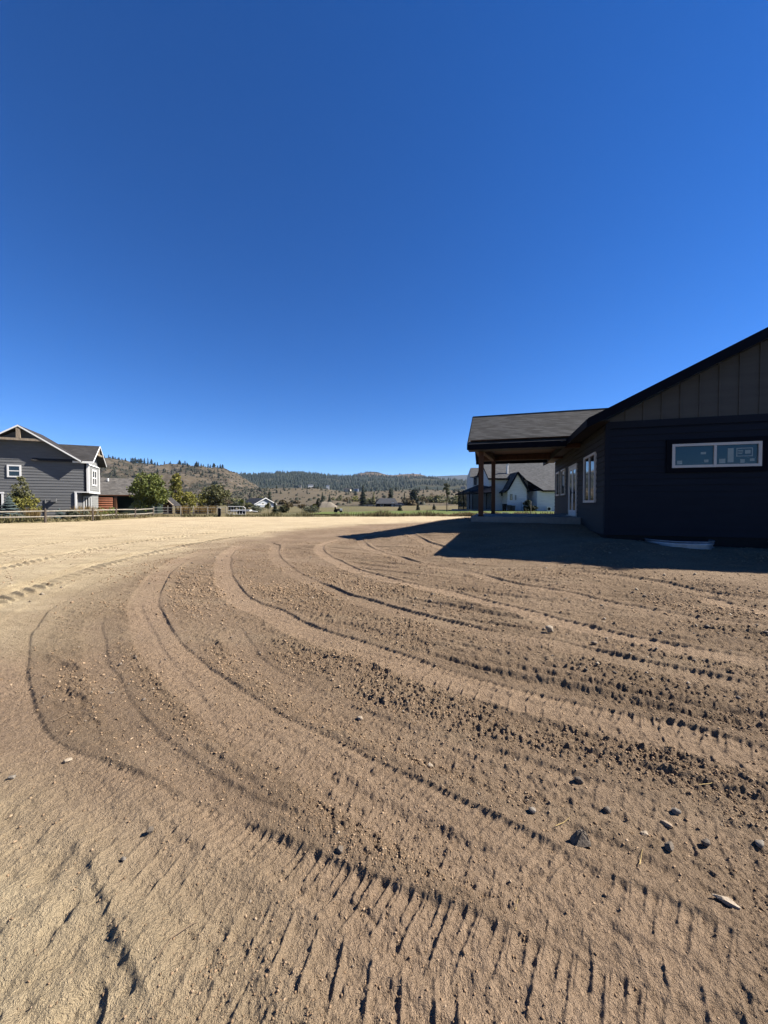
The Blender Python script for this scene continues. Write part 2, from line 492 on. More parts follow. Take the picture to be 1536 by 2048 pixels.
c = t.mix(t.ramp(n3_, [(0.56, 0.0), (0.78, 0.5)]), c, t.mix(1.0, c, (1.55,1.5,1.45), 'MULTIPLY'))
hgt = t.math('ADD', n3_, t.math('MULTIPLY', n4_, 0.35))
nm = t.bump(hgt, 1.0, 0.04)
soil = t.fin(c, 0.95, 0.12, nm)
ground = np_mesh('dirt_ground', V, F, soil, smooth=True, attrs={'pale': pale, 'packed': packed*(1-0.5*pale), 'loose': lo})
tag(ground, kind='structure')

_gi = {}
def surf(x, y):
    """height of the finished soil under a point"""
    r_ = math.hypot(x, y); a = math.atan2(x, y)
    i = int(np.searchsorted(rr, r_)); j = int(np.searchsorted(ang, a))
    i = min(max(i, 1), nR-1); j = min(max(j, 1), nA-1)
    return float(V[[ (i-1)*nA+j-1, (i-1)*nA+j, i*nA+j-1, i*nA+j ], 2].mean())

# ------------------------------------------------------------------ shared materials
def shingle_mat(name, c, row=0.0687):
    t = NT(name)
    sp = t.n('ShaderNodeSeparateXYZ'); t.l(t.co, sp.inputs[0]); cb_ = t.n('ShaderNodeCombineXYZ')
    t.l(t.math('ADD', sp.outputs[0], sp.outputs[1]), cb_.inputs[0]); t.l(sp.outputs[2], cb_.inputs[1])
    bk = t.n('ShaderNodeTexBrick'); t.l(cb_.outputs[0], bk.inputs['Vector'])
    bk.inputs['Color1'].default_value = (*[x*0.42 for x in c], 1); bk.inputs['Color2'].default_value = (*[x*1.7 for x in c], 1); bk.inputs['Mortar'].default_value = (*[x*0.45 for x in c], 1)
    bk.inputs['Scale'].default_value = 1; bk.inputs['Brick Width'].default_value = 0.34; bk.inputs['Row Height'].default_value = row; bk.inputs['Mortar Size'].default_value = row*0.07; bk.offset = 0.37
    g = t.noise(90, 2, 0.6); w = t.noise(0.5, 3, 0.6)
    a = t.mix(0.25, bk.outputs[0], t.ramp(g, [(0.35, tuple(x*0.5 for x in c)), (0.65, tuple(x*1.5 for x in c))]))
    a = t.mix(t.ramp(w, [(0.4, 0.0), (0.7, 0.3)]), a, tuple(x*1.25 for x in c))
    return t.fin(a, 0.92, 0.2, t.bump(g, 0.5, 0.006))
def siding_mat(name, c, rough=0.7, spec=0.1):
    t = NT(name)
    f = t.noise(2.0, 4, 0.6, t.scale((0.4, 0.4, 3))); g = t.noise(50, 3, 0.7, t.scale((0.25, 0.25, 3)))
    a = t.ramp(f, [(0.3, tuple(x*0.88 for x in c)), (0.7, tuple(x*1.12 for x in c))])
    return t.fin(a, rough, spec, t.bump(g, 0.15, 0.004))
def wood_mat(name, c):
    t = NT(name)
    f = t.noise(9, 5, 0.7, t.scale((1.0, 1.0, 0.15)), 1.0)
    return t.fin(t.ramp(f, [(0.3, tuple(x*0.62 for x in c)), (0.7, tuple(x*1.3 for x in c))]), 0.75, 0.25, t.bump(f, 0.2, 0.004))
def glass_mat(name, c, spec=0.6):
    t = NT(name)
    f = t.noise(0.9, 2, 0.5)
    return t.fin(t.ramp(f, [(0.35, tuple(x*0.8 for x in c)), (0.65, tuple(x*1.15 for x in c))]), 0.04, spec, t.bump(t.noise(1.3, 1, 0.5), 0.03, 0.02))
m_navy = siding_mat('navy_siding', (.013, .016, .025))
m_navy_bounce = siding_mat('navy_siding_bounce_tint', (.034, .035, .037))  # same siding as the gable wall, sky and ground bounce lightened into its colour
m_batten = siding_mat('taupe_board', (.085, .081, .074))
m_black = M('black_trim', (.0035, .004, .008), 0.6, 0.2, 4, spec=0.06)
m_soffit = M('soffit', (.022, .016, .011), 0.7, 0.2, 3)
m_cedar = wood_mat('brown_timber', (.105, .046, .022))
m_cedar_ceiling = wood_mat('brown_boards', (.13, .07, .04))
m_concrete = M('concrete', (.21, .21, .20), 0.9, 0.14, 5, 0.2, 80)
m_vinyl = M('vinyl_frame', (.60, .55, .50), 0.45, 0.05, 3)
m_white = M('white_paint', (.74, .74, .73), 0.5, 0.05, 3)
m_glass_teal = glass_mat('teal_glass', (.010, .040, .052))  # dark teal tint in the base colour of the pane
m_glass = glass_mat('dark_glass', (.012, .017, .022), 0.9)
m_paper = M('paper_label', (.32, .38, .36), 0.7, 0.08, 12)
m_galv = M('galvanised_steel', (.30, .33, .38), 0.38, 0.15, 9, metal=0.6)
m_shingle = shingle_mat('charcoal_shingle', (.050, .051, .054))
m_shingle_grey = shingle_mat('grey_shingle', (.062, .060, .056))

def window(parent, org, u, n, w, h, frame=0.07, proud=0.05, glass=None, frame_m=None, mull=(), bars=(), trim=0.0, trim_m=None, name='window'):
    """a framed window standing a little proud of a wall: org is its lower left corner, u runs along the wall, n points out"""
    org = Vector(org); u = Vector(u).normalized(); n = Vector(n).normalized(); z = Vector((0, 0, 1))
    glass = glass or m_glass; frame_m = frame_m or m_vinyl
    def rect(mb, x0, x1, z0, z1, d0, d1):
        p = org + u*x0 + z*z0 + n*d0
        mb.solid([p, p + u*(x1-x0), p + u*(x1-x0) + z*(z1-z0), p + z*(z1-z0)], n*(d1-d0))
    f = MB(); s = 0.0
    rect(f, 0, w, 0, frame, 0, proud); rect(f, 0, w, h-frame, h, 0, proud)
    rect(f, 0, frame, frame, h-frame, 0, proud); rect(f, w-frame, w, frame, h-frame, 0, proud)
    for x in mull: rect(f, x-frame*0.42, x+frame*0.42, frame, h-frame, 0, proud*0.9)
    for y in bars: rect(f, frame, w-frame, y-frame*0.35, y+frame*0.35, 0, proud*0.8)
    fo = f.build(name, frame_m, parent)
    xs = [frame] + [x for x in mull] + [w-frame]
    for i in range(len(xs)-1):
        g = MB(); rect(g, xs[i]+(0.0 if i == 0 else frame*.42), xs[i+1]-(0.0 if i == len(xs)-2 else frame*.42), frame, h-frame, proud*0.1, proud*0.35)
        g.build('pane', glass, fo)
    if trim:
        t_ = MB()
        rect(t_, -trim, w+trim, -trim, 0, 0, proud*0.72); rect(t_, -trim, w+trim, h, h+trim, 0, proud*0.72)
        rect(t_, -trim, 0, 0, h, 0, proud*0.72); rect(t_, w, w+trim, 0, h, 0, proud*0.72)
        t_.build('window_trim', trim_m or m_black, fo)
    return fo

# ------------------------------------------------------------------ the new house on the right
# local frame: x along the gable wall to the right, y along the long side wall away from the camera, z from the lot's level
nh = thing('new_house', 'dark navy single storey new house with board gable, black roof edge and timber porch', 'house', (HX, HY, 0), -HA)
GW, LEN = 16.0, 10.8
ZS = 3.84                                    # belt line / soffit
EO, GO = 0.56, 0.45                          # overhang at eaves, at gable
def roof_z(x): return 3.91 + 0.5*(min(x, GW-x) + EO)
f = MB(); f.box(0.03, GW-0.03, 0.03, LEN-0.03, -0.4, 0.60); f.build('foundation', M('dark_foundation', (.012, .012, .013), 0.9, 0.15, 6, 0.2), nh)
w = MB(); w.box(0, GW, 0.0, LEN, 0.58, ZS)
w.laps((0, 0, 0.58), (1, 0, 0), (0, 0, 1), (0, -1, 0), ZS-0.58-0.16, 0.18, 0.022, lambda h: (0.0, GW))
w.build('gable_wall', m_navy, nh)
w = MB()
w.laps((-0.003, LEN, 0.58), (0, -1, 0), (0, 0, 1), (-1, 0, 0), ZS-0.58, 0.18, 0.032, lambda h: (0.0, LEN-0.1))
w.build('side_wall', m_navy_bounce, nh)
c_ = MB(); c_.box(-0.022, 0.10, -0.022, -0.003, 0.57, ZS-0.16); c_.box(-0.022, -0.006, -0.003, 0.10, 0.57, ZS-0.16); c_.build('corner_trim', m_navy, nh)
c_ = MB(); c_.box(-0.022, GW, -0.04, -0.004, ZS-0.16, ZS+0.03); c_.build('belt_trim', m_navy, nh)
# gable: boards with battens over the joints
g = MB()
zt = lambda x: roof_z(x) - 0.27
g.solid([(-0.01, -0.006, ZS+0.03), (GW, -0.006, ZS+0.03), (GW, -0.006, zt(GW)), (GW/2, -0.006, zt(GW/2)), (-0.01, -0.006, max(ZS+0.031, zt(0)))], (0, 0.2, 0))
k = 0.5
while k < GW-0.3:
    g.box(k-0.022, k+0.022, -0.03, -0.005, ZS+0.03, zt(k)+0.02); k += 0.445
g.build('gable_boards', m_batten, nh)
# main roof
def slab(mb, pts, down): mb.solid(pts, (0, 0, -down))
r_ = MB()
x0, x1, y0, y1 = -EO, GW+EO, -GO, LEN+GO
zr = roof_z(GW/2); ze = roof_z(-EO)
slab(r_, [(x0,y0,ze),(GW/2,y0,zr),(GW/2,y1,zr),(x0,y1,ze)], 0.10)
slab(r_, [(GW/2,y0,zr),(x1,y0,ze),(x1,y1,ze),(GW/2,y1,zr)], 0.10)
sl = math.hypot(GW/2+EO, zr-ze); un = Vector((GW/2+EO, 0, zr-ze)).normalized()
r_.laps((x0-0.02, y0, ze+0.004), (0, 1, 0), un, Vector((-un.z, 0, un.x)), sl, 0.145, 0.008, lambda h: (0.0, y1-y0))
roof = r_.build('roof', m_shingle, nh)
for yy in (y0-0.035, y1):
    b_ = MB()
    for sgn in (0, 1):
        a = [(x0-0.02, yy, ze+0.02), (GW/2, yy, zr+0.02), (GW/2, yy, zr-0.27), (x0-0.02, yy, ze-0.24)]
        if sgn: a = [(GW-p[0], p[1], p[2]) for p in a]
        b_.solid(a, (0, 0.034, 0))
    b_.build('rake_board', m_black, roof)
b_ = MB()
b_.box(x0-0.04, x0, y0, y1, ze-0.22, ze+0.0); b_.build('fascia', m_black, roof)
s_ = MB(); s_.box(x0, -0.004, y0, y1, ZS-0.02, ZS+0.0)
s_.solid([(x0, y0, ze-0.11), (GW/2, y0, zr-0.11), (GW/2, y0, zr-0.125), (x0, y0, ze-0.125)], (0, GO-0.006, 0))
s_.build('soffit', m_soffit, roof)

# windows and the doors of the side wall
win = window(nh, (1.63, -0.014, 2.49), (1, 0, 0), (0, -1, 0), 2.02, 0.66, 0.07, 0.07, m_glass_teal, m_vinyl, mull=(1.0,), trim=0.13, trim_m=m_black)
win['label'] = 'wide sliding window with paper labels left on the glass'
for (px0, px1, z0, z1) in ((.13,.25,.10,.20), (.68,.80,.36,.42), (.76,.86,.14,.21), (1.10,1.24,.10,.22), (1.29,1.42,.12,.50), (1.57,1.67,.10,.20), (1.78,1.88,.14,.21)):
    l_ = MB(); l_.box(1.63+px0, 1.63+px1, -0.0415, -0.0395, 2.49+z0, 2.49+z1); l_.build('paper_label', m_paper, win)
l_ = MB()
x_, z_ = 1.63+1.48, 2.49+.27
for q in ((0,.36,0,.022), (0,.36,.208,.23), (0,.022,.022,.208), (.338,.36,.022,.208), (.04,.15,.15,.17), (.04,.15,.11,.128), (.04,.13,.07,.088), (.19,.31,.07,.17)):
    l_.box(x_+q[0], x_+q[1], -0.0415, -0.0395, z_+q[2], z_+q[3])
l_.build('paper_label', m_paper, win)
U, N = (0, -1, 0), (-1, 0, 0)
window(nh, (-0.016, 2.79, 1.53), U, N, 1.74, 1.62, 0.075, 0.06, m_glass, m_vinyl, mull=(0.87,), trim=0.0)
window(nh, (-0.016, 8.27, 1.90), U, N, 1.20, 1.25, 0.07, 0.06, m_glass, m_vinyl, trim=0.0)
window(nh, (-0.016, 10.0, 1.90), U, N, 1.10, 1.25, 0.07, 0.06, m_glass, m_vinyl, trim=0.0)
d = MB(); d.box(-0.06, -0.004, 4.24, 4.33, 1.0, 3.12); d.box(-0.06, -0.004, 5.97, 6.06, 1.0, 3.12); d.box(-0.06, -0.004, 4.33, 5.97, 3.03, 3.12); d.box(-0.14, -0.004, 4.2, 6.1, 0.975, 1.0)
dr = d.build('patio_door', m_vinyl, nh)
for q in (4.33, 5.15):
    p = MB(); a, b = q+0.004, q+0.816
    p.box(-0.05, -0.01, a, a+0.11, 1.004, 3.026); p.box(-0.05, -0.01, b-0.11, b, 1.004, 3.026); p.box(-0.05, -0.01, a+0.11, b-0.11, 1.004, 1.22); p.box(-0.05, -0.01, a+0.11, b-0.11, 2.9, 3.026)
    p.build('door_leaf', m_white, dr)
    p = MB(); p.box(-0.034, -0.02, a+0.11, b-0.11, 1.22, 2.9); p.build('pane', m_glass, dr)
p = MB(); p.tube([(-0.05, 5.10, 1.95), (-0.10, 5.10, 1.95)], 0.018); p.tube([(-0.10, 5.11, 1.95), (-0.10, 4.99, 1.95)], 0.014); p.build('handle', m_black, dr)
# porch
p = MB(); p.box(-4.1, -0.03, 3.4, 8.65, 0.2, 0.97); p.build('porch_slab', m_concrete, nh)
PX, PY0, PY1 = -3.72, 3.75, 8.1
for py_, PX in ((PY1, -3.3), (PY0, -3.72)):
    p = MB(); p.box(PX-0.1, PX+0.1, py_-0.1, py_+0.1, 1.0, 3.66); po = p.build('porch_post', m_cedar, nh)
    p = MB(); p.box(PX-0.12, PX+0.12, py_-0.12, py_+0.12, 0.968, 1.0); p.build('post_base', m_black, po)
p = MB(); p.box(PX-0.1, -0.02, PY0-0.09, PY0+0.09, 3.66, 3.98); p.build('porch_beam', m_cedar, nh)
p = MB(); p.box(PX-0.1, -0.02, PY1-0.09, PY1+0.09, 3.72, 3.98); p.build('porch_beam', m_cedar, nh)
p = MB(); p.bar((PX, PY0+0.09, 3.82), (-3.3, PY1-0.09, 3.82), 0.17, 0.31); p.build('porch_beam', m_cedar, nh)
p = MB(); p.box(-4.1, -0.02, 3.0, 8.85, 3.99, 4.02); p.build('porch_ceiling', m_cedar_ceiling, nh)
PE, PR = 2.93, 5.925
PZE, PZR = 3.83, 5.55
PL = -4.2; PR_X = 2.75
p = MB()
e2 = 2*PR-PE
slab(p, [(PL, PE, PZE), (-EO-0.02, PE, PZE), (PR_X+0.3, PR, PZR), (PL, PR, PZR)], 0.08)
slab(p, [(PL, PR, PZR), (PR_X+0.3, PR, PZR), (-EO-0.02, e2, PZE), (PL, e2, PZE)], 0.08)
vv = Vector((0, PR-PE, PZR-PZE)); sl = vv.length; vv.normalize(); nn = Vector((0, -vv.z, vv.y))
p.laps((PL, PE-0.01, PZE+0.003), (1, 0, 0), vv, nn, sl, 0.138, 0.016, lambda h: (0.0, (-EO+0.02-PL) + (h/sl)*(PR_X+EO+0.02)))
p.box(PL-0.01, PR_X, PR-0.09, PR+0.09, PZR-0.02, PZR+0.025)
pr = p.build('porch_roof', m_shingle, nh)
p = MB(); p.box(PL-0.02, -EO-0.05, PE-0.045, PE-0.004, PZE-0.21, PZE+0.0); p.build('fascia', m_black, pr)
p = MB(); p.box(PL-0.02, -EO-0.05, e2+0.004, e2+0.04, PZE-0.21, PZE); p.build('fascia', m_black, pr)
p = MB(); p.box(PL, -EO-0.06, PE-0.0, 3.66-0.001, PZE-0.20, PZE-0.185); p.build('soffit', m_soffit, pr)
p = MB()
p.solid([(PL-0.03, PE-0.04, PZE+0.01), (PL-0.03, PR, PZR+0.01), (PL-0.03, e2+0.04, PZE+0.01), (PL-0.03, e2+0.04, PZE-0.2), (PL-0.03, PR, PZR-0.22), (PL-0.03, PE-0.04, PZE-0.2)], (0.035, 0, 0))
p.build('rake_board', m_black, pr)
p = MB(); p.solid([(-3.72, PY0-0.09, 4.03), (-3.72, PR, PZR-0.12), (-3.72, PY1+0.09, 4.03)], (0.05, 0, 0)); p.build('porch_gable', m_batten, nh)

# window wells dug against the gable wall
def window_well(cx, label):
    t_ = thing('window_well', label, 'window well', (HX + cx*HG[0], HY + cx*HG[1], 0), -HA, 'steel window wells along the navy wall')
    n = 22; top = 0.50; bot = 0.0; mb = MB(); vs = []; fs = []
    rows = [bot + (top-bot)*i/8 for i in range(9)]
    for i in range(n+1):
        a = math.pi*i/n
        for j, zz in enumerate(rows):
            rad = 1 + 0.025*(1 if j % 2 else -1)
            vs.append((-0.76*math.cos(a)*rad, -0.03-0.86*math.sin(a)**0.8*rad, zz))
    m_ = len(rows)
    for i in range(n):
        for j in range(m_-1): fs.append((i*m_+j, (i+1)*m_+j, (i+1)*m_+j+1, i*m_+j+1))
    mb.add(vs, fs); ob = mb.build('well_wall', m_galv, t_, True)
    so = ob.modifiers.new('thick', 'SOLIDIFY'); so.thickness = 0.008
    mb = MB(); mb.tube([(-0.77*math.cos(math.pi*i/n), -0.03-0.875*math.sin(math.pi*i/n)**0.8, top) for i in range(n+1)], 0.018, 6); mb.build('rim', m_galv, t_, True)
    return t_
window_well(1.77, 'curved galvanised steel window well below the wide sliding window')
window_well(4.62, 'steel window well at the right edge of the photo against the navy wall')

# ------------------------------------------------------------------ meadow and lawn beyond the lot
m_field = NT('dry_meadow')
t = m_field
a_ = t.noise(0.02, 5, 0.6, t.scale((1, 0.35, 1))); b_ = t.noise(0.35, 6, 0.7); e_ = t.noise(3.0, 4, 0.7)
cc = t.ramp(a_, [(0.34, (.095, .105, .048)), (0.48, (.165, .138, .072)), (0.66, (.205, .158, .09))])
cc = t.mix(t.ramp(b_, [(0.35, 0.0), (0.7, 0.6)]), cc, (.072, .072, .034))
cc = t.mix(t.ramp(e_, [(0.45, 0.0), (0.8, 0.4)]), cc, (.16, .125, .07))
m_field = t.fin(cc, 0.95, 0.1, t.bump(e_, 0.6, 0.15))
t = NT('lawn_grass')
b_ = t.noise(0.3, 5, 0.7); e_ = t.noise(9, 3, 0.7)
cc = t.ramp(b_, [(0.3, (.085, .120, .030)), (0.7, (.135, .165, .050))])
cc = t.mix(t.ramp(e_, [(0.45, 0.0), (0.8, 0.4)]), cc, (.16, .16, .06))
m_lawn = t.fin(cc, 0.95, 0.1, t.bump(e_, 0.5, 0.05))
EDGE = [(-75, 19), (-45, 23.5), (-30.2, 26.9), (-27.3, 29.6), (-25.2, 32.2), (-24.4, 35.5), (-24.5, 42.3), (-17, 42.9), (-8, 43.3), (0, 43.6), (9, 44.2), (20, 45.5), (45, 48), (90, 40)]
ea = np.array([math.atan2(x, y) for x, y in EDGE]); er = np.array([math.hypot(x, y) for x, y in EDGE])
az = np.linspace(ea[0], ea[-1], 520)
e_r = np.interp(az, ea, er) + 0.35*vnoise(az*90, az*0, 3) + 0.18*vnoise(az*300, az*0, 4)
gr = np.concatenate([[0, 0.25, 0.7, 1.5, 3], np.geomspace(5, 6000, 46)])
XX = np.sin(az)[None,:]*(e_r[None,:]+gr[:,None]); YY = np.cos(az)[None,:]*(e_r[None,:]+gr[:,None])
ZZ = 0.10 + 0.04*vnoise(XX*0.5, YY*0.5, 9) + 0.25*vnoise(XX*0.012, YY*0.012, 10)*sstep((gr/80))[:,None]
ZZ[0] = -0.05
n0, n1 = XX.shape
i0 = (np.arange(n0-1)[:,None]*n1 + np.arange(n1-1)[None,:]).ravel()
tag(np_mesh('meadow', np.stack([XX.ravel(), YY.ravel(), ZZ.ravel()], 1), np.stack([i0, i0+1, i0+n1+1, i0+n1], 1)[:, ::-1], m_field, smooth=True), kind='structure')
# lawn: a mown strip round the white house
lx = np.linspace(-9.5, 44, 110); ly = np.linspace(0, 1, 24)
LX, LT = np.meshgrid(lx, ly)
y_lo = 46.2 + 0.05*LX + 0.4*vnoise(LX*0.4, LX*0, 6) + np.clip(-4-LX, 0, 9)*0.5
y_hi = 62 + np.clip(LX+6, 0, 30)*0.9 + 1.2*vnoise(LX*0.3, LX*0+5, 7)
LY = y_lo + (y_hi-y_lo)*LT
LZ = 0.17 + 0.05*vnoise(LX*0.4, LY*0.4, 12)
n0, n1 = LX.shape
i0 = (np.arange(n0-1)[:,None]*n1 + np.arange(n1-1)[None,:]).ravel()
tag(np_mesh('lawn', np.stack([LX.ravel(), LY.ravel(), LZ.ravel()], 1), np.stack([i0, i0+1, i0+n1+1, i0+n1], 1)[:, ::-1], m_lawn, smooth=True), kind='structure')

# ------------------------------------------------------------------ hills
class Hill:
    def __init__(s, name, table, Y0, Yc, amp, m, seed, tail=0.5, k=1.0, nscale=80.0, nu=420, nv=60, ulim=(-1.7, 1.7)):
        s.P = np.array(table, float); s.Y0, s.Yc, s.amp, s.seed, s.tail, s.k, s.ns = Y0, Yc, amp, seed, tail, k, nscale
        u = np.linspace(ulim[0], ulim[1], nu); v = np.concatenate([np.linspace(Y0, Yc, nv), np.linspace(Yc, Yc*(1+tail), 14)[1:]])
        Um, Vm = np.meshgrid(u, v); Z_ = s.h(Um, Vm); n0, n1 = Um.shape
        i0 = (np.arange(n0-1)[:,None]*n1 + np.arange(n1-1)[None,:]).ravel()
        s.o = tag(np_mesh(name, np.stack([(Um*Vm).ravel(), Vm.ravel(), Z_.ravel()], 1), np.stack([i0, i0+1, i0+n1+1, i0+n1], 1)[:, ::-1], m, smooth=True), kind='structure')
    def h(s, u, Y):
        u = np.asarray(u, float); Y = np.asarray(Y, float)
        py = np.interp(u*FPX+768, s.P[:,0], s.P[:,1])
        zc = CAM_Z + (1007-py)/FPX*s.Yc
        tt = np.clip((Y-s.Y0)/(s.Yc-s.Y0), 0, 1)**s.k
        prof = tt*tt*(3-2*tt)*0.55 + tt*0.45
        back = 1-0.6*np.clip((Y-s.Yc)/(s.Yc*s.tail), 0, 1)
        x = u*Y
        n = fbm(x/s.ns, Y/s.ns*0.7, 5, s.seed, 0.55)
        return zc*prof*back + s.amp*n*prof**0.5*np.clip(zc/(0.05*s.Yc), 0, 1) - 1.0*(1-prof)
    def pos(s, u, Y): return Vector((u*Y, Y, float(s.h(np.array([u]), np.array([Y]))[0])))

def hill_mat(name, grass, dark, rock, sc, rs=0.5, ds=0.5):
    t = NT(name)
    a = t.noise(sc, 6, 0.65); b = t.noise(sc*5, 5, 0.7); c = t.noise(sc*2.2, 6, 0.7, t.scale((1, 1, 2.5)), 0.6)
    col_ = t.ramp(b, [(0.3, tuple(x*0.75 for x in grass)), (0.7, tuple(x*1.2 for x in grass))])
    col_ = t.mix(t.ramp(c, [(rs, 0.0), (rs+0.1, 0.9)]), col_, t.ramp(b, [(0.35, tuple(x*0.6 for x in rock)), (0.65, rock)]))
    col_ = t.mix(t.ramp(a, [(ds, 0.0), (ds+0.08, 0.85)]), col_, t.ramp(b, [(0.3, tuple(x*0.6 for x in dark)), (0.7, dark)]))
    return t.fin(col_, 0.97, 0.08, t.bump(b, 0.8, 1.5))
mh_rock = hill_mat('rocky_hillside', (.090, .073, .050), (.030, .031, .020), (.155, .130, .105), 0.022, 0.52, 0.50)
mh_grass = hill_mat('dry_grass_hillside', (.112, .092, .062), (.075, .072, .042), (.17, .145, .10), 0.010, 0.66, 0.60)
mh_forest = hill_mat('forest_floor', (.060, .058, .036), (.028, .036, .024), (.15, .108, .075), 0.006, 0.60, 0.44)
mh_far = hill_mat('far_ridge', (.070, .070, .060), (.035, .045, .045), (.15, .125, .10), 0.0018, 0.56, 0.5)
mh_bump = hill_mat('bare_knoll', (.130, .096, .066), (.045, .046, .030), (.165, .125, .095), 0.010, 0.55, 0.56)
hill_far = Hill('far_ridge', [(-600,960),(600,962),(780,960),(850,955.5),(880,952.5),(900,951),(920,950),(940,950),(980,951),(1060,954),(1200,956),(2200,960)], 2600, 4800, 40, mh_far, 3, 0.12, nscale=600)
hill_wood = Hill('forest_ridge', [(-600,930),(300,940),(400,944),(440,949),(500,951),(540,951),(570,948),(600,949.5),(640,953),(680,956),(720,955),(800,956),(860,957),(900,959),(940,962),(1100,966),(2200,972)], 720, 1900, 14, mh_forest, 5, 0.2, nscale=220)
hill_knoll = Hill('bare_knoll', [(-600,1010),(640,1004),(680,966),(700,953),(720,946.5),(740,944),(756,946),(774,951),(790,951),(808,949),(824,948.5),(840,950),(866,957),(900,966),(930,1004),(2200,1010)], 1150, 2050, 9, mh_bump, 8, 0.12, nscale=160, nu=700, ulim=(-0.25, 0.3))
hill_rock = Hill('rocky_hill', [(-900,860),(-300,880),(60,906),(140,910),(200,917),(240,923),(275,932),(310,935),(340,939),(372,938),(400,940),(430,944),(455,950),(480,960),(510,974),(540,990),(570,1003),(640,1012),(2200,1014)], 330, 720, 19, mh_rock, 11, 0.5, nscale=75, nu=900, nv=110, ulim=(-1.9, 0.0))
hill_grass = Hill('grass_hill', [(-900,1000),(300,998),(420,992),(480,984),(520,978),(560,976),(620,976.5),(660,980),(690,985),(740,984),(800,981),(850,980),(900,981),(960,983),(1100,985),(2200,990)], 170, 520, 2.5, mh_grass, 14, 0.9, k=1.15, nscale=70)

# ------------------------------------------------------------------ the grey two storey house on the left
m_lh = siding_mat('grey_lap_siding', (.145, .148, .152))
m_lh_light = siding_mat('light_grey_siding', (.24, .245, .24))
m_lh_roof = shingle_mat('dark_roof_shingle', (.038, .036, .036))
m_tan = wood_mat('pale_timber', (.28, .225, .165))
m_dark_in = M('dark_opening', (.006, .006, .007), 0.8, 0.1)
P0 = at(172, 1000, 40.0)
LA = R(25)
lh = thing('grey_house', 'two storey grey lap sided house with white trim behind the rail fence', 'house', (P0.x, P0.y, 0), LA)
# local: x along the gable wall towards the right, wall spans x in (-11, 0); y away; z from the ground
ZG, ZP, XR = 5.95, 9.1, -5.06
SL = (ZP-ZG)/4.76
rz_ = lambda x: ZP - SL*abs(x-XR)
OV = 0.75
w = MB()
w.solid([(-10.2, 0, 2.7), (0, 0, 2.7), (0, 0, 5.75), (XR, 0, ZP-0.3), (-10.2, 0, 5.75)], (0, 0.25, 0))
w.box(-10.2, -0.8, 0, 5.0, -0.2, 2.699); w.box(-10.2, 0.0, 0.25, 5.0, 2.7, 5.7); w.box(-0.799, 0.0, 2.2, 5.0, -0.2, 2.698)
w.laps((0, 0, 0.1), (1, 0, 0), (0, 0, 1), (0, -1, 0), 8.6, 0.285, 0.035, lambda h: (max(-10.2, XR-(ZP-0.3-h-0.1)/SL), min(0.0 if h > 2.55 else -0.8, XR+(ZP-0.3-h-0.1)/SL)))
w.build('wall', m_lh, lh)
w = MB()
w.laps((0, 0, 0.1), (0, 1, 0), (0, 0, 1), (1, 0, 0), 5.6, 0.2, 0.03, lambda h: (0.14 if h > 2.6 else 2.3, 5.0))
w.solid([(0.004, 0.3, 5.7), (0.004, 5.5, 5.7), (0.004, 2.9, 7.5)], (-0.2, 0, 0))
w.build('side_wall', m_lh_light, lh)
w = MB(); w.box(-0.10, 0.05, -0.05, -0.036, 2.7, 5.75); w.box(0.036, 0.05, -0.036, 0.09, 2.7, 5.75); w.build('corner_trim', m_black, lh)
# main gable roof
r_ = MB(); y0, y1 = -OV, 5.6
for sg in (-1, 1):
    xe = XR + sg*4.85
    ze_ = ZP - SL*4.85
    q = [(XR, y0, ZP), (xe, y0, ze_), (xe, y1, ze_), (XR, y1, ZP)]
    slab(r_, q if sg < 0 else q[::-1], 0.13)
rf = r_.build('roof', m_lh_roof, lh)
r_ = MB()
for sg in (-1, 1):
    xe = XR + sg*4.87; ze_ = ZP - SL*4.87
    r_.solid([(XR, y0-0.05, ZP-0.02), (xe, y0-0.05, ze_-0.02), (xe, y0-0.05, ze_-0.17), (XR, y0-0.05, ZP-0.17)], (0, 0.045, 0))
r_.build('rake_board', m_white, rf)
# gable timber: king post and collar
r_ = MB(); r_.box(XR-0.16, XR+0.16, y0, y0+0.2, 7.82, ZP-0.27); r_.build('king_post', m_tan, lh)
r_ = MB(); r_.box(XR-1.95, XR+1.95, y0+0.01, y0+0.19, 7.6, 7.82); r_.build('collar_beam', m_tan, lh)
# cross gable towards the right
CZ, CY, CH = 7.85, 2.75, 3.0
CS = (CZ-5.85)/CH
CX0, CX1 = -4.3, 0.7
r_ = MB()
slab(r_, [(CX0, CY-CH, CZ-CS*CH), (CX1, CY-CH, CZ-CS*CH), (CX1, CY, CZ), (CX0+1.0, CY, CZ)], 0.13)
slab(r_, [(CX1, CY+CH, CZ-CS*CH), (CX0, CY+CH, CZ-CS*CH), (CX0+1.0, CY, CZ), (CX1, CY, CZ)], 0.13)
rf2 = r_.build('cross_roof', m_lh_roof, lh)
r_ = MB()
for sg in (-1, 1):
    r_.solid([(CX1+0.005, CY, CZ-0.01), (CX1+0.005, CY+sg*CH, CZ-CS*CH-0.01), (CX1+0.005, CY+sg*CH, CZ-CS*CH-0.14), (CX1+0.005, CY, CZ-0.14)], (0.05, 0, 0))
r_.build('rake_board', m_white, rf2)
r_ = MB(); r_.box(-1.0, CX1, CY-CH-0.05, CY-CH-0.005, CZ-CS*CH-0.2, CZ-CS*CH+0.01); r_.build('gutter', m_white, rf2)
r_ = MB(); r_.box(CX1-0.2, CX1-0.02, CY-1.35, CY+1.35, 6.75, 6.93); r_.build('collar_beam', m_tan, lh)
r_ = MB(); r_.box(CX1-0.19, CX1-0.03, CY-0.1, CY+0.1, 6.93, CZ-0.2); r_.build('king_post', m_tan, lh)
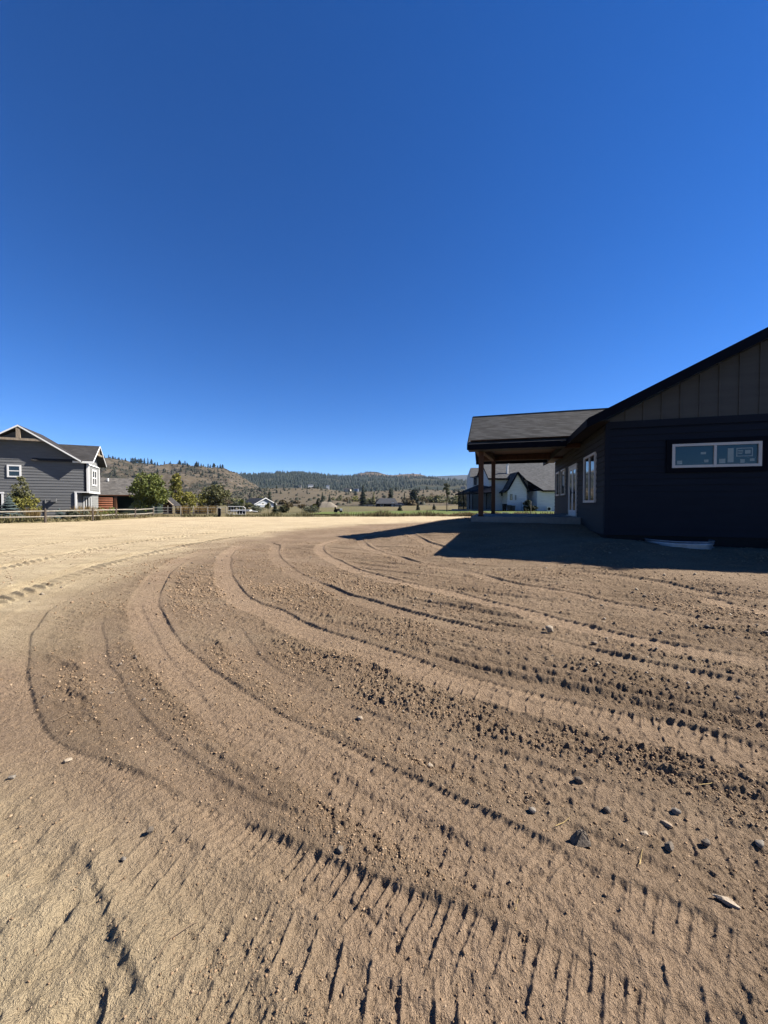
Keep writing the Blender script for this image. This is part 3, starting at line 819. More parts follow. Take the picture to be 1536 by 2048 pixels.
# boxed bay on the upper floor of the right side
b_ = MB(); b_.box(0.04, 0.22, 0.16, 4.7, 2.78, 5.5)
b_.laps((0.22, 0.16, 2.95), (0, 1, 0), (0, 0, 1), (1, 0, 0), 2.5, 0.2, 0.02, lambda h: (0.2, 4.4))
bay = b_.build('bay', m_lh_light, lh)
b_ = MB(); b_.box(0.05, 0.255, 0.12, 0.158, 2.62, 5.5); b_.box(0.222, 0.25, 0.158, 0.34, 2.62, 5.5); b_.box(0.222, 0.25, 4.55, 4.75, 2.62, 5.5); b_.box(0.03, 0.27, 0.16, 4.75, 2.58, 2.775)
b_.solid([(0.04, 0.1, 5.5), (0.32, 0.1, 5.5), (0.04, 0.3, 5.72)], (0, 4.6, 0)); b_.build('bay_trim', m_white, bay)
window(lh, (0.245, 1.35, 3.4), (0, 1, 0), (1, 0, 0), 1.9, 1.75, 0.16, 0.05, m_glass, m_white, mull=(0.95,), bars=(0.87,))
# recessed entry under the bay: post, beam and glazed door
p = MB(); p.box(-0.9, -0.74, -0.16, -0.02, 0, 2.62); p.build('porch_post', m_white, lh)
p = MB(); p.box(-0.95, 0.3, -0.14, -0.045, 2.63, 2.72); p.build('porch_beam', m_white, lh)
window(lh, (-0.72, 2.195, 0.15), (1, 0, 0), (0, -1, 0), 0.74, 2.1, 0.1, 0.05, m_glass, m_white, mull=(0.26, 0.5), name='patio_door')
# front window, garage opening with a white head, wall vent
Xw = -5.55
window(lh, (Xw-0.6, -0.04, 4.06), (1, 0, 0), (0, -1, 0), 1.05, 1.2, 0.13, 0.07, m_glass, m_white, bars=(0.62,))
p = MB(); p.box(-9.2, -6.6, -0.06, -0.005, 0.0, 2.45); go = p.build('garage_opening', m_dark_in, lh)
p = MB(); p.box(-9.4, -6.4, -0.12, -0.062, 2.45, 2.62); p.box(-6.6, -6.45, -0.10, -0.062, 0, 2.45); p.build('door_trim', m_white, go)
p = MB(); p.box(-2.75, -2.4, -0.32, -0.03, 1.68, 2.0); p.box(-2.79, -2.36, -0.36, -0.321, 1.66, 2.03); p.build('wall_vent', m_lh, lh)
p = MB(); p.tube([(-3.3, -0.08, 0), (-3.3, -0.08, 1.9)], 0.04); p.build('conduit', m_lh, lh)

# ------------------------------------------------------------------ the low cabin beyond it
m_log = wood_mat('red_brown_log', (.21, .075, .036))
m_green = siding_mat('dark_green_board', (.022, .034, .026))
Pc = at(225, 1005, 52)
cb = thing('log_cabin', 'low cabin with wide grey roof and red brown log wall left of the round tree', 'cabin', (Pc.x, Pc.y, 0), R(20))
lx = lambda px: (px-225)/FPX*52
r_ = MB()
slab(r_, [(lx(180), -0.6, 3.35), (lx(215), -2.6, 2.62), (lx(285), -2.6, 2.62), (lx(300), 2.0, 5.05), (lx(180), 2.0, 5.05)], 0.14)
slab(r_, [(lx(300), 2.0, 5.05), (lx(300), 6.5, 2.7), (lx(180), 6.5, 2.7), (lx(180), 2.0, 5.05)], 0.14)
cr = r_.build('roof', shingle_mat('weathered_shingle', (.105, .098, .090)), cb)
r_ = MB(); r_.bar((lx(180), -0.66, 3.28), (lx(215), -2.66, 2.55), 0.06, 0.16); r_.bar((lx(215), -2.66, 2.55), (lx(285), -2.66, 2.55), 0.06, 0.16); r_.build('eave_board', m_cedar, cr)
r_ = MB()
for i in range(8): r_.tube([(lx(178), -2.5, 0.15+0.29*i), (lx(236), -2.5, 0.15+0.29*i)], 0.15, 8)
r_.build('log_wall', m_log, cb, True)
r_ = MB(); r_.box(lx(182), lx(298), -1.4, 6.0, 0, 2.6); r_.build('wall', m_green, cb)
r_ = MB(); r_.box(lx(238), lx(242), -2.6, -2.3, 0, 2.45); r_.build('porch_post', m_cedar, cb)
r_ = MB(); r_.tube([(lx(213), 1.2, 4.55), (lx(213), 1.2, 4.95)], 0.12); r_.build('roof_vent', m_white, cr)

# log shelter with one leaning roof board, right of the round tree
Ps = at(334, 1010, 50)
ls = thing('log_shelter', 'small stack of log ends under one slanted roof board between two trees', 'shelter', (Ps.x, Ps.y, 0), 0)
r_ = MB()
for i in range(6): r_.tube([(-0.25, -0.3+0.05*(i % 2), 0.2+0.3*i), (-0.25, 1.5, 0.2+0.3*i)], 0.16, 8)
r_.build('log_end', M('old_log', (.12, .075, .05)), ls, True)
r_ = MB(); r_.bar((-0.2, -0.5, 2.35), (1.05, -0.5, 1.25), 0.14, 0.26, (0, 1, 0)); r_.build('roof_board', m_tan, ls)
r_ = MB(); r_.solid([(-0.2, -0.4, 2.28), (1.05, -0.4, 1.2), (1.05, 1.6, 1.2), (-0.2, 1.6, 2.28)], (0, 0, -0.06)); r_.build('roof', m_lh_roof, ls)

# ------------------------------------------------------------------ white house with grey roof, seen through the porch
WY = 70.0
wx = lambda px, Y=WY: (px-768)/FPX*Y
wz = lambda py, Y=WY: CAM_Z + (1007-py)/FPX*Y
m_whouse = siding_mat('white_board_siding', (.66, .67, .67))
m_wroof = shingle_mat('mid_grey_shingle', (.064, .067, .072))
wh = thing('white_house', 'tall white house with grey roof, steep front gable and dark trim seen through the porch', 'house', (wx(1034), WY, 0), 0)
ox = wx(1034)
X = lambda px, Y=WY: wx(px, Y)-ox
w = MB(); w.box(X(977), X(1170), 0, 9, -0.2, wz(955))
w.solid([(X(977), 0, wz(955)), (X(977), 4.5, wz(924)-0.3), (X(977), 9, wz(955))], (0.2, 0, 0))
w.build('wall', m_whouse, wh)
r_ = MB()
slab(r_, [(X(975), -0.6, wz(957)), (X(1176), -0.6, wz(957)), (X(1176), 4.5, wz(924)+0.35), (X(975), 4.5, wz(924)+0.35)], 0.16)
slab(r_, [(X(1176), 4.5, wz(924)+0.35), (X(1176), 9.6, wz(957)), (X(975), 9.6, wz(957)), (X(975), 4.5, wz(924)+0.35)], 0.16)
wr = r_.build('roof', m_wroof, wh)
r_ = MB(); r_.box(X(975), X(1176), -0.67, -0.61, wz(957)-0.28, wz(957)+0.02); r_.build('fascia', m_black, wr)
r_ = MB(); r_.solid([(X(975)-0.05, -0.6, wz(957)), (X(975)-0.05, 4.5, wz(924)+0.37), (X(975)-0.05, 9.6, wz(957)), (X(975)-0.05, 9.6, wz(957)-0.3), (X(975)-0.05, 4.5, wz(924)+0.05), (X(975)-0.05, -0.6, wz(957)-0.3)], (0.05, 0, 0)); r_.build('rake_board', m_black, wr)
r_ = MB(); r_.tube([(X(1017), 0.9, 6.7), (X(1017), 0.9, 8.55)], 0.17); r_.tube([(X(1017), 0.9, 8.5), (X(1019), 0.75, 8.8)], 0.14); r_.build('vent_pipe', m_white, wr)
# steep gable, 3 m forward
g = MB(); gx0, gx1, gz0, gp = X(1012, 67), X(1056, 67), wz(981, 67), wz(944, 67)
g.solid([(gx0+0.25, -3, -0.2), (gx1-0.25, -3, -0.2), (gx1-0.25, -3, gz0+0.2), ((gx0+gx1)/2, -3, gp-0.3), (gx0+0.25, -3, gz0+0.2)], (0, 3.0, 0)); g.build('gable_wall', m_whouse, wh)
g = MB(); mid = (gx0+gx1)/2
slab(g, [(gx0-0.35, -3.4, gz0-0.25), (gx0+0.3, -3.4, gz0+0.25), (gx0+0.3, 0.9, gz0+0.25), (gx0-0.35, 0.9, gz0-0.25)][::-1], 0.16)
slab(g, [(gx0+0.28, -3.4, gz0+0.26), (mid, -3.4, gp), (mid, 2.0, gp), (gx0+0.28, 2.0, gz0+0.26)], 0.16)
slab(g, [(mid, -3.4, gp), (gx1+0.1, -3.4, gz0-0.15), (gx1+0.1, 1.2, gz0-0.15), (mid, 2.0, gp)], 0.16)
gr_ = g.build('gable_roof', m_wroof, wh)
g = MB()
for a, b in (((gx0-0.4, gz0-0.3), (gx0+0.28, gz0+0.2)), ((gx0+0.28, gz0+0.2), (mid, gp-0.05)), ((mid, gp-0.05), (gx1+0.12, gz0-0.2))):
    g.bar((a[0], -3.46, a[1]), (b[0], -3.46, b[1]), 0.08, 0.26, (0, 0, 1))
g.build('rake_board', m_black, gr_)
# right wing: lower roof with a cut corner
r_ = MB(); wp = lambda px, py, Y: (X(px, Y), Y-WY, wz(py, Y))
slab(r_, [wp(1084, 981, 65.5), wp(1180, 981, 65.5), wp(1180, 944, 71), wp(1037, 944, 71), wp(1056, 963, 68)], 0.16)
rw = r_.build('wing_roof', m_wroof, wh)
r_ = MB(); a = Vector(wp(1054, 962, 67.9)); b = Vector(wp(1086, 982, 65.4)); c = Vector(wp(1182, 982, 65.4))
r_.bar(a, b, 0.1, 0.3); r_.bar(b, c, 0.1, 0.26); r_.build('fascia', m_black, rw)
w = MB(); w.box(X(1074, 66), X(1180, 66), -4.0, 0, -0.2, wz(982, 66)); w.build('wing_wall', m_whouse, wh)
w = MB(); w.solid([wp(1058, 966, 67.9), wp(1058, 982, 67.9), wp(1073, 982, 67.4), wp(1084, 981, 66.3)], (0, 0.5, 0)); w.build('gable_shadow', m_black, wh)  # black panel painted in as the steep gable's shadow on the wing
# left wing behind, upper window and low roof over a screened porch
w = MB(); w.box(X(946, 78), X(978, 78), 8.0, 14, -0.2, wz(953, 78)); w.solid([(X(946, 78), 8, wz(953, 78)), (X(946, 78), 11, wz(936, 78)), (X(946, 78), 14, wz(953, 78))], (0.2, 0, 0)); w.build('rear_wing', m_whouse, wh)
r_ = MB(); slab(r_, [(X(938, 78), 7.3, wz(954, 78)), (X(985, 78), 7.3, wz(954, 78)), (X(985, 80), 11, wz(935, 80)), (X(943, 80), 11, wz(935, 80))], 0.16); slab(r_, [(X(985, 80), 11, wz(935, 80)), (X(985, 83), 14.6, wz(954, 78)), (X(938, 83), 14.6, wz(954, 78)), (X(943, 80), 11, wz(935, 80))], 0.16)
r_.build('rear_roof', m_wroof, wh)
window(wh, (X(947.5, 78), 7.97, wz(970, 78)), (1, 0, 0), (0, -1, 0), 0.55, 1.5, 0.06, 0.05, m_glass, m_black)
r_ = MB(); slab(r_, [wp(910, 988, 71), wp(986, 984, 66), wp(990, 967, 70), wp(960, 968, 76)], 0.22); pr_ = r_.build('porch_roof', m_black, wh)
PYd = 68.5
for px in (917, 927, 939, 945, 960, 973):
    r_ = MB(); r_.box(X(px, PYd)-0.07, X(px, PYd)+0.07, -1.6, -1.45, 0.3, wz(982, PYd)+0.1); r_.build('porch_post', m_black, wh)
r_ = MB(); r_.box(X(914, PYd), X(985, PYd), -1.75, 4, -0.1, 0.42); r_.build('porch_deck', M('grey_deck', (.20, .20, .20)), wh)
t = NT('porch_screen'); tr = t.n('ShaderNodeBsdfTransparent'); ms = t.n('ShaderNodeMixShader'); ms.inputs[0].default_value = 0.55
t.fin((.02, .022, .024), 0.8, 0.2); t.l(tr.outputs[0], ms.inputs[1]); t.l(t.b.outputs[0], ms.inputs[2]); t.l(ms.outputs[0], t.out.inputs[0])
r_ = MB(); r_.box(X(917, PYd), X(982, PYd), -1.53, -1.51, 0.43, wz(983, PYd)); r_.build('screen', t.m, wh)
r_ = MB(); r_.box(X(1007, PYd), X(1010, PYd), -0.22, -0.005, wz(992, 70), wz(984, 70)); r_.build('wall_lamp', m_black, wh)
window(wh, (X(1020, 67), -3.02, wz(1000, 67)), (1, 0, 0), (0, -1, 0), 0.4, 1.0, 0.05, 0.04, m_glass, m_black)
r_ = MB(); r_.box(X(1030, 67), X(1032, 67), -3.15, -3.005, wz(1000, 67), wz(990, 67)); r_.build('meter_box', M('meter_grey', (.25, .26, .27)), wh)

# ------------------------------------------------------------------ smaller houses far off
def small_house(name, label, px0, px1, base_py, eave_py, ridge_py, Y, wall, roofm, turn=0.0, gable=True, dep=8.0):
    """gable end to the right front, long roof to the left"""
    P = at((px0+px1)/2, base_py, Y)
    t_ = thing(name, label, 'house', (P.x, P.y, 0.05), turn)
    s = Y/FPX; w_ = (px1-px0)*s; zb = -0.5; ze = CAM_Z+(1007-eave_py)*s; zr = CAM_Z+(1007-ridge_py)*s
    return t_, w_, zb, ze, zr
t_, w_, zb, ze, zr = small_house('pale_grey_house', 'small pale grey house with dark roof and white gable trim behind bushes', 466, 531, 1020, 1008, 996, 150, None, None, R(-48))
g = 7.4
w = MB(); w.box(-w_*0.62, w_*0.42, 0, g*1.1, zb, ze); w.solid([(w_*0.42, 0, ze), (w_*0.42, g*1.1, ze), (w_*0.42, g*0.55, zr-0.2)], (-0.2, 0, 0)); w.build('wall', siding_mat('pale_blue_grey_siding', (.34, .37, .42)), t_)
r_ = MB()
slab(r_, [(-w_*0.66, -0.5, ze-0.1), (w_*0.46, -0.5, ze-0.1), (w_*0.46, g*0.55, zr), (-w_*0.66, g*0.55, zr)], 0.15)
slab(r_, [(w_*0.46, g*0.55, zr), (w_*0.46, g*1.1+0.5, ze-0.1), (-w_*0.66, g*1.1+0.5, ze-0.1), (-w_*0.66, g*0.55, zr)], 0.15)
rf = r_.build('roof', shingle_mat('blue_black_shingle', (.022, .024, .032)), t_)
r_ = MB(); xx = w_*0.46+0.01
r_.solid([(xx, -0.55, ze-0.1), (xx, g*0.55, zr+0.05), (xx, g*1.1+0.55, ze-0.1), (xx, g*1.1+0.55, ze-0.35), (xx, g*0.55, zr-0.25), (xx, -0.55, ze-0.35)], (0.1, 0, 0)); r_.build('rake_board', m_white, rf)
r_ = MB(); r_.box(w_*0.42+0.005, w_*0.42+0.06, 0, g*1.1, ze-0.3, ze-0.05); r_.build('belt_trim', m_white, t_)
window(t_, (w_*0.42+0.01, g*0.35, 0.7), (0, 1, 0), (1, 0, 0), 1.1, 1.1, 0.12, 0.05, m_glass, m_white)
for k in range(3): window(t_, (-w_*0.12+k*1.3, -0.01, 0.6), (1, 0, 0), (0, -1, 0), 1.1, 1.3, 0.1, 0.05, m_glass, m_black)

t_, w_, zb, ze, zr = small_house('dark_farm_house', 'dark farm house with grey roof and white garage wall in front of tall conifer', 754, 806, 1016, 1007, 996.5, 150, None, None, R(6))
w = MB(); w.box(-w_*0.5, w_*0.25, 0, 7, zb, ze); w.solid([(-w_*0.5, 0, ze), (-w_*0.5, 7, ze), (-w_*0.5, 3.5, zr-0.2)], (0.2, 0, 0)); w.build('wall', siding_mat('black_brown_siding', (.014, .014, .018)), t_)
r_ = MB(); slab(r_, [(-w_*0.56, -0.7, ze-0.1), (w_*0.3, -0.7, ze-0.1), (w_*0.24, 3.5, zr), (-w_*0.38, 3.5, zr)], 0.16); slab(r_, [(w_*0.24, 3.5, zr), (w_*0.3, 7.7, ze-0.1), (-w_*0.56, 7.7, ze-0.1), (-w_*0.38, 3.5, zr)], 0.16); r_.build('roof', shingle_mat('slate_shingle', (.045, .048, .056)), t_)
w = MB(); w.box(w_*0.18, w_*0.44, -2.2, 5, zb, ze-0.5); w.build('garage_wall', m_white, t_)
r_ = MB(); slab(r_, [(w_*0.12, -2.9, ze-0.75), (w_*0.52, -2.9, ze-0.75), (w_*0.5, 1.5, ze+0.35), (w_*0.14, 1.5, ze+0.35)], 0.14); r_.build('garage_roof', m_black, t_)
window(t_, (-w_*0.36, -0.01, 0.35), (1, 0, 0), (0, -1, 0), 1.1, 1.2, 0.1, 0.05, m_glass, m_white)
p = MB(); p.box(w_*0.06, w_*0.14, -0.06, -0.005, 0, 1.9); p.build('door', m_white, t_)

# tiny pale houses dotted on the hillsides
FH = [(600, 971.5, 1100, .55, 'cream'), (622, 972.5, 1100, 1.0, 'white'), (656, 971.5, 1150, .6, 'white'), (694, 981, 700, .8, 'cream'), (712, 978.5, 900, .6, 'blue grey'), (746, 983.5, 800, .5, 'white'), (841, 983, 800, .9, 'white'), (850, 985.5, 650, .5, 'cream'), (868, 984.5, 720, .6, 'white'), (864, 970.5, 1300, .9, 'cream'), (926, 975.5, 1200, 1.0, 'tan')]
FL = ['smallest cream house high on the wooded slope', 'long white house at the foot of the wooded slope', 'bright white house under the wooded ridge right of the long one', 'cream house beside a pale road on the slope', 'blue grey house left of the tall dark conifer', 'tiny white house by the road right of the tall dark conifer', 'wide white house on the slope right of the round conifer', 'little cream house below the wide white house', 'white house farthest right in the village on the slope', 'cream house on bare ground under the far ridge', 'tan house beside the porch roof of the white house']
FC = {'cream': (.50, .44, .34), 'white': (.62, .61, .58), 'blue grey': (.22, .25, .32), 'tan': (.34, .27, .19)}
HILLS = [hill_grass, hill_knoll, hill_wood]
def hill_top(u, Y): return max(float(h.h(np.array([u]), np.array([Y]))[0]) for h in (hill_grass, hill_rock, hill_wood, hill_knoll) if h.Y0 < Y < h.Yc*(1+h.tail))
for (px, py, Y, sz, cn), lab in zip(FH, FL):
    u = (px-768)/FPX; z = hill_top(u, Y); zw = CAM_Z+(1007-py)/FPX*Y
    t_ = thing('far_house', lab, 'house', (u*Y, Y, min(z, zw)-1.5), R(rng.uniform(-25, 25)), 'far houses dotted on the hillsides')
    L, D, H = 15*sz, 9*sz, 4.6*sz+max(0, zw-z)
    w = MB(); w.box(-L/2, L/2, 0, D, -6, H); w.build('wall', M('far_wall_'+cn.replace(' ', '_'), FC[cn]), t_)
    r_ = MB(); r_.solid([(-L/2-.5, -.6, H), (-L/2-.5, D/2, H+2.6*sz), (-L/2-.5, D+.6, H)], (L+1, 0, 0)); r_.build('roof', m_lh_roof if cn != 'white' else m_wroof, t_)

# pale car parked by the dark farm house
cp = at(741, 1013, 165)
t_ = thing('parked_car', 'pale parked car left of the dark farm house', 'car', (cp.x, cp.y, 0.05), R(4))
mb = MB(); mb.solid([(-2.1, -.8, .35), (2.1, -.8, .35), (2.15, -.8, .8), (1.2, -.8, .95), (-2.1, -.8, .95)], (0, 1.6, 0)); mb.build('body', M('cream_car_paint', (.50, .45, .36), .4), t_)
mb = MB(); mb.solid([(-1.9, -.7, .955), (.9, -.7, .955), (.4, -.7, 1.5), (-1.6, -.7, 1.5)], (0, 1.4, 0)); mb.build('cabin', m_glass, t_)
for xx in (-1.35, 1.35):
    for s in (-.78, .78):
        mb = MB(); mb.tube([(xx, s-.1, .33), (xx, s+.1, .33)], .33, 14); mb.build('wheel', m_black, t_)

# ------------------------------------------------------------------ plants
def leaves(mb_pts, sizes, aspect=1.6, up=0.0):
    """one bent leaf clump (a quad) at every point, turned at random"""
    n = len(mb_pts)
    a = rng.normal(size=(n, 3)); a[:, 2] *= (1-up); a /= np.linalg.norm(a, axis=1)[:, None]
    b = rng.normal(size=(n, 3)); b -= a*(a*b).sum(1)[:, None]; b /= np.linalg.norm(b, axis=1)[:, None]
    s = np.asarray(sizes)[:, None]
    a = a*s*aspect*0.5; b = b*s*0.5
    P = np.asarray(mb_pts)
    V = np.stack([P-a, P+b*0.9, P+a, P-b], 1).reshape(-1, 3)
    F = np.arange(4*n).reshape(n, 4)
    return V, F
def crown_pts(h0, h1, w, ncl, per, fill=0.25, shape='round'):
    pts = []
    for _ in range(ncl):
        while True:
            p = rng.uniform(-1, 1, 3)
            q = np.linalg.norm(p)
            if q < 1 and q > 0.35: break
        if shape == 'narrow': p[:2] *= (1-0.45*(p[2]+1)/2)
        c = np.array([p[0]*w/2*0.82, p[1]*w/2*0.82, (h0+h1)/2+p[2]*(h1-h0)/2*0.88])
        r = w*fill*rng.uniform(0.5, 1.0)
        k = int(per*rng.uniform(0.5, 1.4))
        d = rng.normal(size=(k, 3)); d /= np.linalg.norm(d, axis=1)[:, None]
        pts.append(c + d*(r*rng.uniform(0.25, 1.0, k)**0.6)[:, None]*np.array([1, 1, 0.8]))
    return pts
M_BARK = M('bark', (.06, .045, .032), 0.9, 0.3, 14, 0.4, 40)
ML = {
 'green': leaf_mat('green_leaves', (0.0653, 0.0898, 0.0245), (0.1734, 0.1938, 0.0449), 1.2),
 'yellow': leaf_mat('yellow_green_leaves', (0.1000, 0.1120, 0.0280), (0.2800, 0.2500, 0.0520), 1.4),
 'olive': leaf_mat('olive_leaves', (0.0761, 0.0870, 0.0391), (0.1849, 0.1740, 0.0783), 1.2),
 'brown': leaf_mat('brown_olive_leaves', (0.0700, 0.0560, 0.0308), (0.1610, 0.1190, 0.0560), 1.4),
 'dark': leaf_mat('dark_needles', (0.0115, 0.0184, 0.0126), (0.0345, 0.0437, 0.0230), 1.2),
 'blue': leaf_mat('blue_green_needles', (0.0421, 0.0632, 0.0632), (0.1317, 0.1720, 0.1668), 2.0),
 'straw': leaf_mat('straw_grass', (.17, .115, .045), (.34, .24, .10), 2.5),
 'sage': leaf_mat('grey_green_leaves', (0.0672, 0.0773, 0.0504), (0.1428, 0.1512, 0.1008), 1.6),
}
def leafy_tree(name, label, cat, loc, h, w, kind, h0=0.25, ncl=26, per=60, ls=0.2, shape='round', group=None, trunk=True, fill=0.25, tr=None):
    t_ = thing(name, label, cat, loc, rng.uniform(0, 6.28), group)
    cl = crown_pts(h*h0, h, w, ncl, per, fill, shape)
    P = np.concatenate(cl); P[:, 2] = np.maximum(P[:, 2], 0.05)
    V_, F_ = leaves(P, ls*rng.uniform(0.6, 1.3, len(P)))
    np_mesh('crown', V_, F_, ML[kind], t_)
    if trunk:
        mb = MB(); r0 = tr or max(0.035, h*0.016); top = h*0.72
        mb.tube([(0, 0, -0.15), (0.03*h*.2, 0, top*0.4), (-.02*h*.2, 0.02, top)], [r0, r0*0.75, r0*0.3], 7)
        for c in cl[::max(1, len(cl)//10)]:
            m_ = c.mean(0); z0 = min(m_[2]*0.75, top*0.9)
            mb.tube([(0, 0, z0*0.8), tuple(m_*np.array([.55, .55, 1])-np.array([0, 0, h*0.04])), tuple(m_)], [r0*0.45, r0*0.3, r0*0.1], 5)
        mb.build('trunk', M_BARK, t_)
    return t_
def conifer_mesh(h, w, levels, per, seed, z0=0.06, droop=0.25, irr=0.3):
    r = np.random.default_rng(seed); V_ = []; F_ = []
    for i in range(levels):
        t = (i + r.uniform(-.3, .3))/levels; t = min(max(t, 0.0), 0.985)
        z = h*(z0+(1-z0)*t); R0 = w/2*(1-t)**0.85*r.uniform(1-irr, 1.08)
        ph = r.uniform(0, 6.28)
        for k in range(per):
            a = ph+6.283*k/per+r.uniform(-.3, .3); L = R0*r.uniform(0.55, 1.1)+0.02*h; wd = L*r.uniform(.32, .5)+0.01*h
            ca, sa = math.cos(a), math.sin(a); dz = -droop*L*r.uniform(.4, 1.4); up = h/levels*0.9
            b = len(V_)
            V_ += [(0, 0, z+up), (ca*L*.6-sa*wd, sa*L*.6+ca*wd, z+dz*.5-r.uniform(0,.02)*h), (ca*L, sa*L, z+dz), (ca*L*.6+sa*wd, sa*L*.6-ca*wd, z+dz*.5-r.uniform(0,.02)*h)]
            F_.append((b, b+1, b+2, b+3))
    return np.array(V_), np.array(F_)
def conifer(name, label, loc, h, w, kind='dark', levels=16, per=9, z0=0.06, cat='tree', group=None, irr=0.3):
    t_ = thing(name, label, cat, loc, rng.uniform(0, 6.28), group)
    V_, F_ = conifer_mesh(h, w, levels, per, int(rng.integers(1e6)), z0, irr=irr)
    np_mesh('crown', V_, F_, ML[kind], t_)
    mb = MB(); mb.tube([(0, 0, -0.3), (0, 0, h*0.8)], [h*0.02, h*0.006], 6); mb.build('trunk', M_BARK, t_)
    return t_
def place(px, Y, z=0.1): return ((px-768)/FPX*Y, Y, z)
def hgt(py, Y): return CAM_Z + (1007-py)/FPX*Y - 0.1

leafy_tree('young_tree', 'thin leafed young tree with brown lower leaves in front of the grey house wall', 'tree', place(44, 35.6), 3.95, 2.3, 'olive', 0.16, 40, 40, 0.13, 'narrow', fill=0.2)
leafy_tree('leafy_shrub', 'yellow green leafy shrub beside the thin young tree', 'shrub', place(57, 35.2), 2.3, 2.2, 'yellow', 0.15, 22, 45, 0.13, trunk=False)
conifer('blue_spruce', 'low blue green spruce at the left edge behind the rail fence', place(18, 33.2), 2.1, 2.9, 'blue', 20, 15, 0.02)
conifer('blue_spruce', 'small blue green spruce below the wall vent of the grey house', place(118, 35.4), 1.0, 1.6, 'blue', 12, 12, 0.02)
leafy_tree('low_shrub', 'low grey green shrub by the fence left of the log cabin', 'shrub', place(157, 36.0), 0.9, 2.0, 'sage', 0.05, 16, 50, 0.12, trunk=False)
leafy_tree('low_shrub', 'dark low shrub at the foot of the log wall', 'shrub', place(212, 41), 0.8, 2.6, 'green', 0.05, 16, 50, 0.13, trunk=False)
leafy_tree('round_tree', 'largest round green tree standing right of the log cabin', 'tree', place(297, 48), 5.5, 4.7, 'green', 0.06, 70, 75, 0.2, fill=0.2)
leafy_tree('slender_tree', 'tall slender yellow green tree right of the round tree', 'tree', place(352, 55), 6.2, 2.5, 'yellow', 0.12, 40, 45, 0.19, 'narrow', fill=0.22)
leafy_tree('leafy_bush', 'shorter yellow green bush at the foot of the slender tree', 'bush', place(377, 56), 3.1, 3.2, 'yellow', 0.05, 24, 55, 0.19, trunk=False)
leafy_tree('broad_tree', 'broad dark olive tree left of the pale grey house', 'tree', place(431, 60), 4.4, 4.8, 'olive', 0.05, 46, 60, 0.22, fill=0.2)
leafy_tree('narrow_tree', 'narrow pale green tree touching the broad olive tree', 'tree', place(404, 58), 3.3, 1.7, 'yellow', 0.1, 18, 40, 0.17, 'narrow')
for px, Y, h_, w_, k_, lab in ((468, 60, 1.75, 2.2, 'dark', 'dark bush beside the white gate'), (483, 64, 2.0, 2.0, 'green', 'green bush in front of the pale grey house roof'), (497, 62, 1.7, 1.6, 'olive', 'olive bush below the dark roof of the pale grey house'), (512, 60, 1.1, 2.4, 'sage', 'grey green low bush below the pale grey house wall'), (566, 58, 1.2, 1.8, 'olive', 'olive bush right of the small dark spruce'), (620, 60, 1.0, 3.0, 'sage', 'widest grey green bush along the meadow edge'), (630, 61, 1.4, 1.3, 'yellow', 'yellow green bush by the staked dark sapling')):
    leafy_tree('field_bush', lab, 'bush', place(px, Y), h_, w_, k_, 0.03, 16, 45, 0.16, trunk=False, group='bushes along the meadow edge')
conifer('small_spruce', 'small dark spruce right of the pale grey house', place(550, 53), 1.75, 1.5, 'dark', 16, 12, 0.03)
for px, Y, top, w_, k_, lab in ((536, 55, 1006, 1.2, 'olive', 'thin sapling in front of the pale grey house gable'), (577, 58, 1003, 1.9, 'brown', 'brown leafed sapling left of the three meadow saplings'), (604, 60, 1007, 1.6, 'brown', 'sparse brown sapling between two taller saplings'), (637, 58, 994, 1.3, 'dark', 'dark sapling held by a stake near the gravel mound')):
    leafy_tree('sapling', lab, 'sapling', place(px, Y), hgt(top, Y), w_, k_, 0.4, 12, 30, 0.13, 'narrow', group='saplings in the meadow', tr=0.03)
conifer('tall_spruce', 'dark conifer rising behind the pale grey house', place(539, 175), 8.0, 5.0, 'dark', 18, 11)
conifer('tall_spruce', 'left one of the pair of conifers behind the gravel mound', place(645, 250), hgt(984, 250), 5.2, 'dark', 18, 10)
conifer('tall_spruce', 'right one of the pair of conifers behind the gravel mound', place(659, 255), hgt(987, 255), 5.0, 'dark', 18, 10)
conifer('tall_spruce', 'tallest dark conifer left of the dark farm house', place(726, 200), hgt(970, 200), 6.4, 'dark', 24, 12, irr=0.4)
conifer('tall_spruce', 'slim conifer between the tallest conifer and the dark farm house', place(747, 205), hgt(983, 205), 4.2, 'olive', 18, 10)
conifer('tall_spruce', 'wide conifer directly behind the dark farm house', place(781, 185), hgt(974, 185), 6.4, 'dark', 22, 12, irr=0.2)
conifer('tall_spruce', 'slender conifer right of the dark farm house roof', place(809, 230), hgt(983, 230), 2.8, 'dark', 18, 9)
leafy_tree('round_pine', 'round topped dark pine standing alone right of the dark farm house', 'tree', place(827, 225), hgt(978, 225), 6.0, 'dark', 0.05, 30, 40, 0.8)
for px, Y, h_, w_, lab in ((800, 72, 1.4, 1.5, 'small dark spruce on the lawn below the dark farm house'), (836, 78, 1.7, 1.5, 'perfect cone spruce in the middle of the lawn'), (868, 88, 1.4, 1.6, 'small spruce on the lawn nearest the staked sapling')):
    conifer('lawn_spruce', lab, place(px, Y), h_, w_, 'dark', 14, 12, 0.02, group='small spruces on the lawn')
leafy_tree('staked_sapling', 'leafy sapling with a dark stem left of the screened porch', 'sapling', place(893.5, 62), hgt(962, 62), 1.7, 'sage', 0.5, 16, 22, 0.17, 'narrow', tr=0.07)
leafy_tree('house_shrub', 'dark pointed shrub against the white house wall', 'shrub', place(1054, 65), 2.1, 1.9, 'dark', 0.02, 18, 50, 0.18, 'narrow', trunk=False)
